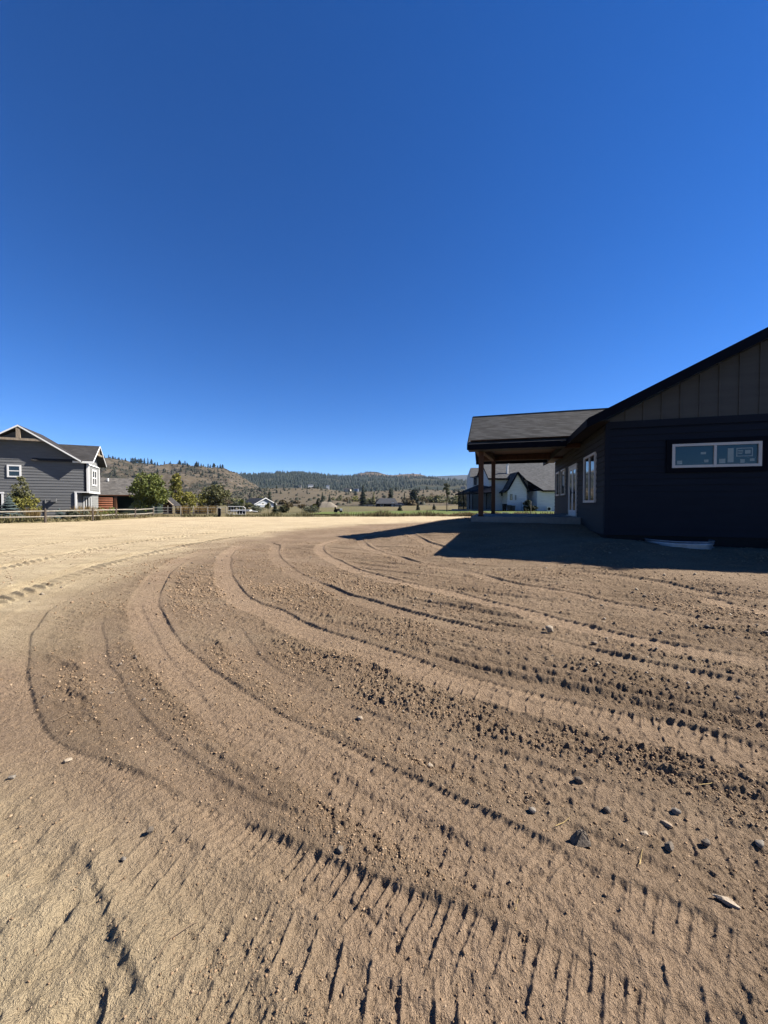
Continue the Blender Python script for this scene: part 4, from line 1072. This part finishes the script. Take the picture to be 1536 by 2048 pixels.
leafy_tree('house_shrub', 'low dark shrub right of the pointed shrub at the white house', 'shrub', place(1068, 65), 1.0, 1.6, 'dark', 0.02, 12, 40, 0.16, trunk=False)
# ornamental grass clumps
def blade_clump(name, label, cat, loc, h, w, n, mat_, group=None, lean=0.35):
    a = rng.uniform(0, 6.283, n); r = rng.uniform(0, 0.3, n)*w; l = rng.uniform(0.05, lean, n)*h; hh = h*rng.uniform(0.6, 1.05, n)
    bx, by = np.cos(a)*r, np.sin(a)*r; tx, ty = bx+np.cos(a)*l, by+np.sin(a)*l; t2 = rng.uniform(0, 6.283, n); wd = 0.02*np.maximum(1, w)
    V_ = np.stack([np.stack([bx-np.cos(t2)*wd, by-np.sin(t2)*wd, 0*a], 1), np.stack([bx+np.cos(t2)*wd, by+np.sin(t2)*wd, 0*a], 1), np.stack([tx, ty, hh], 1)], 1).reshape(-1, 3)
    t_ = np_mesh(name, V_, np.arange(3*n).reshape(n, 3), mat_); t_.location = loc
    return tag(t_, label, cat, group)
for px, Y, h_, w_, lab in ((63, 34.8, 1.05, 1.5, 'straw coloured grass clump below the thin young tree'), (168, 37.5, 1.25, 2.6, 'widest straw coloured grass clump by the glazed door of the grey house'), (366, 52, 1.2, 2.6, 'straw coloured grass clump between the slender tree and the wire fence'), (403, 53, 1.15, 2.8, 'straw coloured grass clump below the broad olive tree'), (424, 54, 1.2, 1.2, 'smallest straw coloured grass clump left of the white gate')):
    blade_clump('grass_clump', lab, 'grass clump', place(px, Y, 0.08), h_, w_, 420, ML['straw'], 'straw coloured grass clumps by the fences')
# verge of tall dry grass along the edge of the lot: nobody could count it
n = 15000
a = rng.uniform(ea[0], ea[-1], n); rad = np.interp(a, ea, er) + np.abs(rng.normal(0, 1.2, n)) + 0.05
keep = vnoise(a*40, a*0+2, 5)+0.9 > rng.uniform(0, 1.6, n); a = a[keep]; rad = rad[keep]; n = len(a)
x, y = np.sin(a)*rad, np.cos(a)*rad; h_ = rng.uniform(0.15, 0.55, n)*(0.7+0.6*(vnoise(a*25, a*0, 8)+0.4))
h_ = np.clip(h_, 0.08, 0.8); t2 = rng.uniform(0, 6.283, n); ln = rng.normal(0, 0.12, (n, 2))
wd = 0.05
V_ = np.stack([np.stack([x-np.cos(t2)*wd, y-np.sin(t2)*wd, 0*a+.02], 1), np.stack([x+np.cos(t2)*wd, y+np.sin(t2)*wd, 0*a+.02], 1), np.stack([x+ln[:, 0], y+ln[:, 1], h_+.1], 1)], 1).reshape(-1, 3)
tag(np_mesh('dry_grass', V_, np.arange(3*n).reshape(n, 3), leaf_mat('verge_grass', (.075, .080, .030), (.20, .16, .075), 0.5)), 'tall dry grass growing along the edge of the bare lot', 'grass', kind='stuff')
n = 9000
a = rng.uniform(0.0, 0.36, n); rad = np.interp(a, ea, er) + rng.uniform(0.1, 2.2, n); x, y = np.sin(a)*rad, np.cos(a)*rad
h_ = rng.uniform(0.15, 0.5, n)*sstep((a-0.05)/0.16)*(0.5+0.5*(vnoise(a*60, a*0, 18)+0.5)); t2 = rng.uniform(0, 6.283, n); ln = rng.normal(0, 0.1, (n, 2)); wd = 0.04
V_ = np.stack([np.stack([x-np.cos(t2)*wd, y-np.sin(t2)*wd, 0*a+.02], 1), np.stack([x+np.cos(t2)*wd, y+np.sin(t2)*wd, 0*a+.02], 1), np.stack([x+ln[:, 0], y+ln[:, 1], h_+.1], 1)], 1).reshape(-1, 3)
tag(np_mesh('reddish_grass', V_, np.arange(3*n).reshape(n, 3), leaf_mat('reddish_verge_grass', (.13, .105, .045), (.27, .19, .095), 0.6)), 'reddish tall grass in front of the mown lawn', 'grass', kind='stuff')

# thickets across the far side of the meadow
TH = [(665, 300, 9, 5, 'olive'), (675, 310, 8, 6, 'brown'), (684, 300, 10, 7, 'olive'), (694, 290, 9, 5.5, 'brown'), (703, 300, 9, 7, 'olive'), (713, 290, 9, 7, 'yellow'), (737, 260, 8, 5, 'olive'), (815, 250, 9, 6, 'brown'), (822, 215, 8, 3.5, 'brown'), (838, 270, 11, 7, 'olive'), (848, 260, 10, 6, 'brown'), (857, 265, 10, 7, 'olive'), (866, 270, 10, 8, 'brown'), (876, 260, 10, 7, 'olive'), (884, 265, 9, 8, 'olive'), (905, 240, 12, 7, 'olive'), (922, 245, 12, 8, 'olive'), (565, 230, 6, 3.4, 'brown'), (592, 240, 7, 3, 'brown'), (520, 220, 8, 5, 'olive'), (508, 230, 7, 4, 'sage'), (466, 240, 10, 6, 'olive'), (450, 230, 8, 6, 'brown'), (925, 150, 4, 2.6, 'olive')]
for px, Y, w_, h_, k_ in TH:
    leafy_tree('thicket_bush', 'distant rounded bush in the thicket across the meadow', 'bush', place(px, Y, 0.0), h_, w_, k_, 0.0, 18, 26, 0.85, trunk=False, group='bushes in the far thicket')

# ------------------------------------------------------------------ conifers on the hills
pine_meshes = []
for i in range(4):
    V_, F_ = conifer_mesh(1.0, [.62, .78, .55, .9][i], [9, 8, 10, 7][i], 6, 900+i, 0.05, 0.3, 0.45)
    o = np_mesh('pine_tree', V_, F_, ML['dark']); me = o.data; bpy.data.objects.remove(o); pine_meshes.append(me)
def hill_pine(p, h, label, group):
    o = link_mesh('pine_tree', pine_meshes[int(rng.integers(4))], None, p)
    o.rotation_euler.z = rng.uniform(0, 6.28); s = h*rng.uniform(.9, 1.15); o.scale = (s*rng.uniform(1.0, 1.7), s*rng.uniform(1.0, 1.7), h*rng.uniform(.8, 1.0))
    return tag(o, label, 'tree', group)
cnt = 0
sky_px = [222, 228, 236, 240, 248, 252, 263, 266, 269, 272, 276, 279, 283, 290, 297, 304, 311, 316, 330, 338, 343, 348, 352, 356, 360, 366, 371, 375, 391, 394, 398, 404, 408, 417, 422, 428, 430, 436, 442, 446]
for px in sky_px:
    u = (px-768)/FPX; Y = 720+rng.uniform(-12, 25)
    hill_pine(hill_rock.pos(u, Y)-Vector((0, 0, .5)), rng.uniform(6.5, 13), 'dark conifer on the skyline of the rocky left hill', 'conifers along the rocky hill crest')
for _ in range(150):
    px = rng.uniform(205, 480); u = (px-768)/FPX; Y = rng.uniform(480, 720)
    p = hill_rock.pos(u, Y)
    if fbm(np.array([p.x/70]), np.array([p.y/60]), 3, 77)[0] < 0.0 and rng.uniform() < .8: continue
    hill_pine(p-Vector((0, 0, .4)), rng.uniform(3.5, 8.0), 'scattered dark conifer on the slope of the rocky left hill', 'conifers on the rocky hill slope')
for _ in range(60):
    px = rng.uniform(700, 868); u = (px-768)/FPX; Y = rng.uniform(1800, 2070)
    hill_pine(hill_knoll.pos(u, Y)-Vector((0, 0, 1)), rng.uniform(6, 13), 'sparse conifer on the bare brown knoll', 'conifers on the bare knoll')
for _ in range(60):
    px = rng.uniform(480, 720) if rng.uniform() < .5 else rng.uniform(720, 960); u = (px-768)/FPX; Y = rng.uniform(380, 560)
    hill_pine(hill_grass.pos(u, Y)-Vector((0, 0, .3)), rng.uniform(3, 6.5), 'conifer scattered among the dry grass of the low hill', 'conifers on the dry grass hill')
# the far wood: one dark mass
N = 9500
u = rng.uniform(-0.62, 0.42, N); Yv = rng.uniform(760, 1840, N)
zt_ = hill_wood.h(u, Yv)
dn = fbm(u*Yv/190, Yv/150, 4, 55)
keep = (dn > -0.08 - 0.14*(Yv > 1500) + 0.5*(Yv < 950)) ; u, Yv, zt_ = u[keep], Yv[keep], zt_[keep]
Vs, Fs, b = [], [], 0
for i in range(len(u)):
    h = rng.uniform(8, 17); w_ = h*rng.uniform(.22, .36); x, y, z = u[i]*Yv[i], Yv[i], zt_[i]-1.5; ph = rng.uniform(0, 6.28); k = 5
    for lev, (za, zb_, rr_) in enumerate(((.06, .62, 1.0), (.38, 1.0, .66))):
        ring = [(x+math.cos(ph+lev+6.283*j/k)*w_*rr_*rng.uniform(.65, 1.25), y+math.sin(ph+lev+6.283*j/k)*w_*rr_*rng.uniform(.65, 1.25), z+h*(za+rng.uniform(-.05, .05))) for j in range(k)]
        Vs += ring + [(x, y, z+h*zb_)]
        Fs += [(b+j, b+(j+1) % k, b+k) for j in range(k)]; b += k+1
tag(np_mesh('conifer_wood', np.array(Vs), np.array(Fs), ML['dark']), 'dark conifer wood covering the far ridge', 'wood', kind='stuff')
# sage and scrub on the near hills: uncountable
N = 5200
u = rng.uniform(-0.95, 0.25, N); Yv = rng.uniform(230, 720, N); Vs, Fs, b = [], [], 0
for i in range(N):
    if u[i] < -0.3: z = hill_top(u[i], Yv[i])
    else: z = float(hill_grass.h(np.array([u[i]]), np.array([Yv[i]]))[0]); 
    if u[i] >= -0.3 and (rng.uniform() < .8 or Yv[i] > 560): continue
    s = rng.uniform(.5, 2.2); x, y = u[i]*Yv[i], Yv[i]; k = 6; ph = rng.uniform(0, 6)
    Vs += [(x+math.cos(ph+6.283*j/k)*s*rng.uniform(.7, 1.3), y+math.sin(ph+6.283*j/k)*s*rng.uniform(.7, 1.3), z-.3) for j in range(k)] + [(x+math.cos(ph+6.283*j/k)*s*.6*rng.uniform(.6, 1.2), y+math.sin(ph+6.283*j/k)*s*.6, z+s*rng.uniform(.6, 1.0)) for j in range(k)]
    Fs += [(b+j, b+(j+1) % k, b+k+(j+1) % k, b+k+j) for j in range(k)] + [(b+k, b+k+1, b+k+2, b+k+3), (b+k+3, b+k+4, b+k+5, b+k)]; b += 2*k
tag(np_mesh('hill_scrub', np.array(Vs), np.array(Fs), leaf_mat('dark_scrub', (.022, .026, .016), (.062, .060, .036), 0.8)), 'low dark scrub dotted over the dry hillsides', 'scrub', kind='stuff')

# ------------------------------------------------------------------ fences and small things at the edge of the lot
m_weather = wood_mat('weathered_rail', (.30, .27, .22))
m_post = wood_mat('dark_post', (.085, .065, .050))
FP = [(-31.0, 25.0), (-28.8, 27.7), (-26.8, 30.4), (-25.1, 33.1), (-24.9, 35.7), (-24.8, 38.3), (-25.6, 42.6)]
rf_ = thing('rail_fence', 'two rail weathered wooden fence running along the left edge of the lot', 'fence', (FP[0][0], FP[0][1], 0))
L_ = lambda i, z: (FP[i][0]-FP[0][0], FP[i][1]-FP[0][1], z)
for i in range(len(FP)):
    mb = MB(); x, y, _ = L_(i, 0); mb.tube([(x, y, -0.2), (x+.01, y, 1.08)], [.085, .075], 8); mb.build('post', m_post, rf_)
for i in range(len(FP)-1):
    for z in (0.46, 0.90):
        mb = MB(); a = Vector(L_(i, z+rng.uniform(-.03, .03))); c = Vector(L_(i+1, z+rng.uniform(-.03, .03))); mb.tube([a, (a+c)/2+Vector((0, 0, rng.uniform(-.03, .01))), c], [.05, .06, .05], 6); mb.build('rail', m_weather, rf_)
m_wire = M('fence_wire', (.36, .36, .34), 0.5, 0.1, 5)
WP = [(-25.6, 42.7), (-24.4, 43.4), (-23.0, 43.5), (-21.6, 43.6), (-20.0, 43.6), (-18.9, 43.7), (-18.0, 43.8)]
wf = thing('wire_fence', 'light wire fence with thin posts between the rail fence and the white gate', 'fence', (WP[0][0], WP[0][1], 0))
L2 = lambda i, z: (WP[i][0]-WP[0][0], WP[i][1]-WP[0][1], z)
for i in range(len(WP)):
    mb = MB(); x, y, _ = L2(i, 0); mb.tube([(x, y, -.1), (x, y, 1.15+.12*(i % 2))], .035 if i % 2 else .05, 6); mb.build('post', m_weather, wf)
for z in (.42, .72, 1.02):
    mb = MB(); mb.tube([L2(i, z) for i in range(len(WP))], .016, 5); mb.build('wire', m_wire, wf)
p = thing('utility_box', 'dark square post by the wire fence left of the white gate', 'post', (-18.5, 43.2, 0))
mb = MB(); mb.box(-.12, .12, -.12, .12, 0, .95); mb.build('body', m_black, p); mb = MB(); mb.box(-.14, .14, -.14, .14, .95, 1.0); mb.build('cap', m_wire, p)
gt = thing('white_gate', 'white tubular metal gate standing open beside bushes', 'gate', (-18.1, 44.6, 0), R(8))
mb = MB(); mb.tube([(0, 0, .25), (0, 0, 1.15), (1.7, 0, 1.15), (1.95, 0, .95), (1.95, 0, .25), (0, 0, .25)], .035, 6); mb.build('frame', m_white, gt)
for k in range(1, 6):
    mb = MB(); mb.tube([(.32*k, 0, .26), (.32*k, 0, 1.14)], .02, 5); mb.build('bar', m_white, gt)
mb = MB(); mb.tube([(0, 0, .7), (1.95, 0, .7)], .025, 5); mb.build('rail', m_white, gt)
t_ = thing('white_trailer', 'low white trailer parked behind the white gate', 'trailer', (-17.4, 47.0, 0.1), R(5))
mb = MB(); mb.box(-1.1, 1.1, -.6, .6, .45, .62); mb.build('bed', m_white, t_)
for s in (-1, 1):
    mb = MB(); mb.tube([(0, s*.66-.07, .3), (0, s*.66+.07, .3)], .3, 14); mb.build('wheel', m_black, t_)
mb = MB(); mb.tube([(1.1, 0, .5), (1.9, 0, .4)], .05, 6); mb.build('tongue', m_white, t_)

# stakes in the meadow
for px, Y, h_, lab in ((539, 54.6, 1.5, 'thin pale stake beside the thin sapling'), (601, 59.5, 1.6, 'thin stake beside the sparse brown sapling'), (638.5, 57.5, 1.7, 'pale stake holding the dark sapling'), (697, 56, 2.3, 'tall grey stake standing alone in front of the lawn'), (895.5, 61.5, 2.6, 'dark stake by the leafy sapling near the screened porch'), (1062, 48, 1.6, 'pale stake standing in front of the white house wall'), (457, 58, 2.0, 'thin white stake between dark bushes'), (488, 58, 2.2, 'pale stake in front of the green bush')):
    x, y, _ = place(px, Y); mb = MB(); mb.tube([(0, 0, -.1), (rng.uniform(-.04, .04), 0, h_)], .03, 6)
    o = mb.build('stake', m_post if 'dark' in lab else m_weather); o.location = (x, y, .1); tag(o, lab, 'stake', 'stakes beside the saplings')
# far post and rail fence across the meadow
ff = thing('meadow_fence', 'long low post and rail fence crossing the far side of the meadow', 'fence', place(556, 162, 0))
x0 = place(556, 162)[0]
for k in range(19):
    mb = MB(); mb.box(k*2.6-.08, k*2.6+.08, -.08, .08, 0, 0.95); mb.build('post', m_weather, ff)
for z in (.4, .82):
    mb = MB(); mb.box(0, 18*2.6, -.11, -.085, z-.09, z+.09); mb.build('rail', m_weather, ff)
# gravel mound
V_, F_ = [], []
nn_, mm_ = 26, 12
mx, my = np.meshgrid(np.linspace(-1, 1, nn_), np.linspace(-1, 1, mm_))
hz = np.clip(1.15-np.abs(mx)**1.3*1.15, 0, .9)*np.clip(1.1-np.abs(my)**1.5*1.1, 0, 1)*2.4 + .12*vnoise(mx*6, my*6, 4)
i0 = (np.arange(mm_-1)[:, None]*nn_+np.arange(nn_-1)[None, :]).ravel()
o = np_mesh('gravel_mound', np.stack([mx.ravel()*4.6, my.ravel()*3, hz.ravel()-.1], 1), np.stack([i0, i0+1, i0+nn_+1, i0+nn_], 1), M('pale_gravel', (.19, .165, .13), .95, .3, 3, .6, 12), smooth=True)
o.location = place(652, 130, 0); tag(o, 'pale gravel mound below the pair of conifers', 'mound')
# garden tractor with white front
x, y, _ = place(675, 58)
t_ = thing('garden_tractor', 'small dark garden tractor on the grass near the tall grey stake', 'tractor', (x, y, .12), R(10))
mb = MB(); mb.box(-.45, .35, -.22, .22, .28, .55); mb.solid([(-.45, -.2, .55), (-.2, -.2, .55), (-.28, -.2, .86), (-.42, -.2, .86)], (0, .4, 0)); mb.build('body', m_black, t_)
mb = MB(); mb.box(.35, .72, -.2, .2, .3, .62); mb.build('hood', m_white, t_)
for xx, rr_ in ((-.28, .27), (.5, .18)):
    for s in (-.3, .3):
        mb = MB(); mb.tube([(xx, s-.07, rr_), (xx, s+.07, rr_)], rr_, 14); mb.build('wheel', m_black, t_)
mb = MB(); mb.tube([(.1, 0, .55), (0, 0, .95)], .02, 5); mb.tube([(0, -.15, .96), (0, .15, .96)], .025, 6); mb.build('steering_wheel', m_black, t_)
# bins and unit at the white house
def bin_(px, Y, h_, c, lab):
    t_ = thing('wheeled_bin', lab, 'bin', place(px, Y, .12), 0, 'wheeled bins at the white house')
    mb = MB(); s = .3; mb.add([(-s*.8, -s*.8, .05), (s*.8, -s*.8, .05), (s*.8, s*.8, .05), (-s*.8, s*.8, .05), (-s, -s, h_), (s, -s, h_), (s, s, h_), (-s, s, h_)], [(0, 3, 2, 1), (4, 5, 6, 7), (0, 1, 5, 4), (1, 2, 6, 5), (2, 3, 7, 6), (3, 0, 4, 7)]); mb.build('body', c, t_)
    mb = MB(); mb.box(-s*1.08, s*1.08, -s*1.08, s*1.08, h_+.004, h_+.07); mb.build('lid', c, t_)
    for sx in (-1, 1):
        mb = MB(); mb.tube([(sx*s*.7-.04, s, .1), (sx*s*.7+.04, s, .1)], .1, 10); mb.build('wheel', m_black, t_)
m_bin = M('dark_blue_plastic', (.018, .026, .042), 0.5)
bin_(1009, 66, 1.25, m_black, 'black wheeled bin below the wall lamp of the white house'); bin_(1018, 66.3, 1.05, m_bin, 'dark blue wheeled bin in the middle of the row'); bin_(1026, 66, .95, m_bin, 'shorter dark blue wheeled bin at the right of the row')
t_ = thing('outdoor_unit', 'white outdoor heat pump unit at the right wall of the white house', 'heat pump', place(1098, 65, .15)); mb = MB(); mb.box(-.42, .42, -.2, .2, .05, .8); mb.build('case', m_white, t_)
mb = MB(); mb.tube([(-.08, -.21, .43), (-.08, -.225, .43)], .27, 18); mb.build('fan_grille', m_black, t_)
t_ = thing('tool_rake', 'long handled tool leaning on the white house wall', 'tool', place(1043, 66, .12)); mb = MB(); mb.tube([(0, 0, 0.05), (.06, .3, 1.7)], .025, 6); mb.build('handle', m_post, t_); mb = MB(); mb.box(-.22, .22, -.03, .03, 0, .06); mb.build('head', m_black, t_)
o = MB(); o.solid([(-.45, -.15, 0), (.4, -.15, 0), (.45, -.15, .1), (-.3, -.15, .14)], (0, .3, 0)); o = o.build('paving_stone', M('pale_paver', (.45, .43, .38))); o.location = place(1011, 52, .17); tag(o, 'pale flat stone lying on the lawn before the bins', 'stone')
# trampoline-like fire pit ring is not built; the bird far up in the sky
bp = at(563, 599, 120)
mb = MB(); mb.add([(-.28, 0, .05), (0, -.12, .0), (0, .12, .0), (.28, 0, .05), (-.14, .1, .09), (.14, .1, .09), (0, .3, -.03), (0, -.28, .02)], [(0, 1, 4), (4, 1, 2), (3, 5, 1), (5, 2, 1), (1, 2, 6), (1, 7, 2)])
o = mb.build('bird', m_black); o.location = bp; o.rotation_euler = (R(40), R(35), R(20)); tag(o, 'tiny dark bird flying high in the blue sky', 'bird')

# ------------------------------------------------------------------ stones and litter on the soil
def rock_mesh(seed, dims, cuts=7):
    import bmesh
    r = np.random.default_rng(seed); bm = bmesh.new(); bmesh.ops.create_icosphere(bm, subdivisions=3, radius=1.0)
    pl = [(lambda d: d/np.linalg.norm(d))(r.normal(size=3)) for _ in range(cuts)]; off = r.uniform(.55, .85, cuts)
    for v in bm.verts:
        p = np.array(v.co)
        p = np.sign(p)*np.abs(p)**.75
        for d, o_ in zip(pl, off):
            q = p@d
            if q > o_: p = p-d*(q-o_)*0.93
        p = p*(1+.05*r.normal()*.4)
        v.co = Vector(p*np.array(dims))
    me = bpy.data.meshes.new('stone'); bm.to_mesh(me); bm.free(); return me
m_stone = {k: M('stone_'+k, c, .85, .3, 40, .5, 120) for k, c in (('grey', (.20, .175, .145)), ('dark', (.135, .110, .085)), ('pale', (.33, .27, .20)), ('tan', (.28, .215, .15)))}
def stone(px, py, dims, kind, label, seed, rz=0., tilt=(0, 0), sink=.42, shape=None, group='loose stones lying on the soil'):
    x, y = on_ground(px, py); me = shape or rock_mesh(seed, tuple(q*.85 for q in dims)); me.materials.append(m_stone[kind])
    o = link_mesh('stone', me, None, (x, y, surf(x, y)+dims[2]*(1-sink))); o.rotation_euler = (tilt[0], tilt[1], rz)
    return tag(o, label, 'stone', group)
def wedge(w, d, h):
    import bmesh
    r = np.random.default_rng(4)
    me = bpy.data.meshes.new('stone'); me.from_pydata([(-w, -d*.5, -h), (w, -d*.7, -h), (w*.8, d, -h), (-w*.7, d*.9, -h), (w*.0, -d*.15, h), (w*.5, d*.2, h*.7), (-w*.25, d*.3, h*.5)], [], [(0, 3, 2, 1), (0, 1, 4), (1, 5, 4), (1, 2, 5), (2, 3, 6, 5), (3, 0, 6), (0, 4, 6), (4, 5, 6)])
    bm = bmesh.new(); bm.from_mesh(me)
    bmesh.ops.bevel(bm, geom=list(bm.edges), offset=w*.16, segments=2, affect='EDGES')
    bmesh.ops.triangulate(bm, faces=list(bm.faces)); bmesh.ops.subdivide_edges(bm, edges=list(bm.edges), cuts=1)
    for v in bm.verts: v.co += Vector(r.normal(size=3)*w*.025)
    bm.to_mesh(me); bm.free(); return me
stone(1099, 1268, (.055, .05, .05), 'pale', 'pale blocky stone on the rim of a tyre track', 3, .3, sink=.1)
stone(1160, 1690, (.052, .04, .042), 'dark', 'dark pointed wedge stone, the largest dark one on the right', 5, .2, sink=.2, shape=wedge(.050, .04, .036))
stone(1451, 1806, (.054, .019, .015), 'pale', 'long flat pale stone near the lower right corner', 8, -.45, (.0, .12), .05)
stone(1064, 1628, (.022, .02, .017), 'grey', 'round grey stone left of the dark wedge stone', 11)
stone(1158, 1563, (.028, .022, .02), 'dark', 'dark stone above the round grey stone', 12)
stone(1215, 1620, (.022, .018, .016), 'dark', 'dark stone right of the round grey stone', 13)
stone(1338, 1700, (.026, .02, .02), 'dark', 'dark stone right of the yellow straw', 14, .5)
stone(1352, 1628, (.026, .018, .016), 'grey', 'grey stone among the pebbles on the right', 15)
stone(1411, 1685, (.02, .018, .015), 'dark', 'small dark stone farther right than the yellow straw', 16)
stone(1332, 1650, (.03, .014, .012), 'tan', 'tan flake of stone among the pebbles on the right', 17, -.6)
stone(1289, 1663, (.02, .014, .012), 'pale', 'pale chip above the yellow straw', 18)
stone(136, 1522, (.024, .016, .014), 'pale', 'white chipped stone at the left by a faded track', 19, .4)
stone(24, 1556, (.022, .015, .012), 'grey', 'grey flat stone near the left edge of the photo', 20, .3)
stone(247, 1722, (.018, .012, .01), 'grey', 'small grey stone near the lower left ridge', 21)
stone(1188, 1288, (.04, .03, .025), 'tan', 'tan stone lying in the track right of the pale blocky stone', 22)
stone(1518, 1690, (.03, .02, .018), 'grey', 'grey stone at the right edge beyond the pebbles', 23, .8)
stone(300, 1667, (.018, .016, .016), 'dark', 'dark clod shaped stone on the left track rim', 24)
stone(680, 1716, (.02, .016, .016), 'dark', 'dark stone in the middle of the photo below a track rim', 25)
stone(720, 1437, (.024, .018, .015), 'pale', 'pale stone in the middle of the turned soil', 26)
stone(860, 1530, (.022, .018, .014), 'pale', 'pale stone just above the middle track rim', 27)
m_straw = M('dry_straw', (.42, .31, .13), .7, .15, 20)
m_twig = M('dry_twig', (.16, .115, .075), .8, .2, 20)
def stalk(pts, r, m, name, label, cat):
    P = []
    for px, py in pts:
        x, y = on_ground(px, py); P.append(Vector((x, y, surf(x, y)+r*2+.004)))
    o_ = P[0].copy(); mb = MB(); mb.tube([p-o_ for p in P], [r]*(len(P)-1)+[r*.6], 6); o = mb.build(name, m); o.location = o_
    return tag(o, label, cat)
stalk([(1279, 1740), (1281, 1720), (1285, 1705)], .0018, m_straw, 'straw', 'short yellow straw standing out on the right soil', 'straw')
stalk([(1111, 1658), (1127, 1650), (1140, 1643)], .0016, m_straw, 'straw', 'pale straw lying left of the dark wedge stone', 'straw')
stalk([(1398, 1575), (1420, 1573), (1437, 1569)], .0016, m_straw, 'straw', 'pale straw lying on the pebbles at the right', 'straw')
stalk([(312, 1925), (345, 1880), (385, 1842), (396, 1836)], .0018, m_twig, 'twig', 'long thin twig lying in the lower left corner', 'twig')
stalk([(108, 1450), (135, 1432), (160, 1428)], .003, m_twig, 'twig', 'dark curved twig at the left beside a track rim', 'twig')
stalk([(1031, 1828), (1036, 1805)], .0012, m_straw, 'straw', 'tiny straw near the bottom right of centre', 'straw')
# crumbs and pebbles: uncountable
def scatter(N, rmin, rmax, smin, smax, seed, m, name, label, thr):
    r = np.random.default_rng(seed)
    a = r.uniform(-.86, .86, N); rad = np.exp(r.uniform(math.log(rmin), math.log(rmax), N))
    i = np.clip(np.searchsorted(rr, rad), 1, nR-1); j = np.clip(np.searchsorted(ang, a), 1, nA-1); k = i*nA+j
    den = (lo_p[k]*0.75+0.12)*(1-.75*packed[k])*np.clip(.55+1.3*vnoise(GX[k]*.9, GY[k]*.9, seed), .05, 2)
    ok = den > r.uniform(0, thr, N); k = k[ok]; n = len(k)
    P = V[k]; s = (smin+(smax-smin)*r.uniform(0, 1, n)**6)*np.clip(GR[k]/3.0, .55, 2.2)
    O = np.array([(1,0,0),(0,1,0),(-1,0,0),(0,-1,0),(.25,.2,.85),(-.1,-.15,-.8)], float)
    rot = r.uniform(0, 6.283, n); ca, sa = np.cos(rot), np.sin(rot)
    T = O[None]*(1+.35*r.normal(size=(n, 6, 3)))*s[:, None, None]*np.array([1, .8, .75])
    T = np.stack([T[..., 0]*ca[:, None]-T[..., 1]*sa[:, None], T[..., 0]*sa[:, None]+T[..., 1]*ca[:, None], T[..., 2]], -1)
    VV = (P[:, None]+T+np.array([0, 0, .25])*s[:, None, None]).reshape(-1, 3)
    f = np.array([(0,1,4),(1,2,4),(2,3,4),(3,0,4),(1,0,5),(2,1,5),(3,2,5),(0,3,5)])
    FF = (np.arange(n)[:, None, None]*6+f[None]).reshape(-1, 3)
    tone = np.repeat(r.uniform(0, 1, n), 6)
    tag(np_mesh(name, VV, FF, m, attrs={'tone': tone}), label, name.replace('_', ' '), kind='stuff')
t = NT('soil_crumb'); tn = t.attr('tone')
m_crumb = t.fin(t.ramp(tn, [(0, (.19, .13, .08)), (.6, (.285, .195, .122)), (.95, (.38, .275, .18)), (1.0, (.42, .32, .22))]), .95, .1)
t = NT('pebble'); tn = t.attr('tone')
m_pebble = t.fin(t.ramp(tn, [(0, (.085, .072, .060)), (.45, (.19, .15, .115)), (.8, (.28, .23, .17)), (1.0, (.38, .32, .25))]), .85, .25)
scatter(420000, 1.0, 16, .0028, .012, 5, m_crumb, 'soil_crumbs', 'loose crumbs of brown soil strewn over the lot', 1.3)
scatter(14000, 1.0, 12, .004, .018, 6, m_pebble, 'pebbles', 'grey and tan pebbles strewn over the lot', 1.9)

# ------------------------------------------------------------------ air
hz_ = MB(); hz_.box(-8000, 8000, -500, 7600, -8, 440)
t = NT('haze_air'); t.t.nodes.remove(t.b)
pv = t.n('ShaderNodeVolumePrincipled'); pv.inputs['Color'].default_value = (.42, .64, 1, 1); pv.inputs['Density'].default_value = 0.00004; pv.inputs['Anisotropy'].default_value = 0.0
t.l(pv.outputs[0], t.out.inputs['Volume'])
o = hz_.build('haze', t.m); tag(o, kind='stuff')
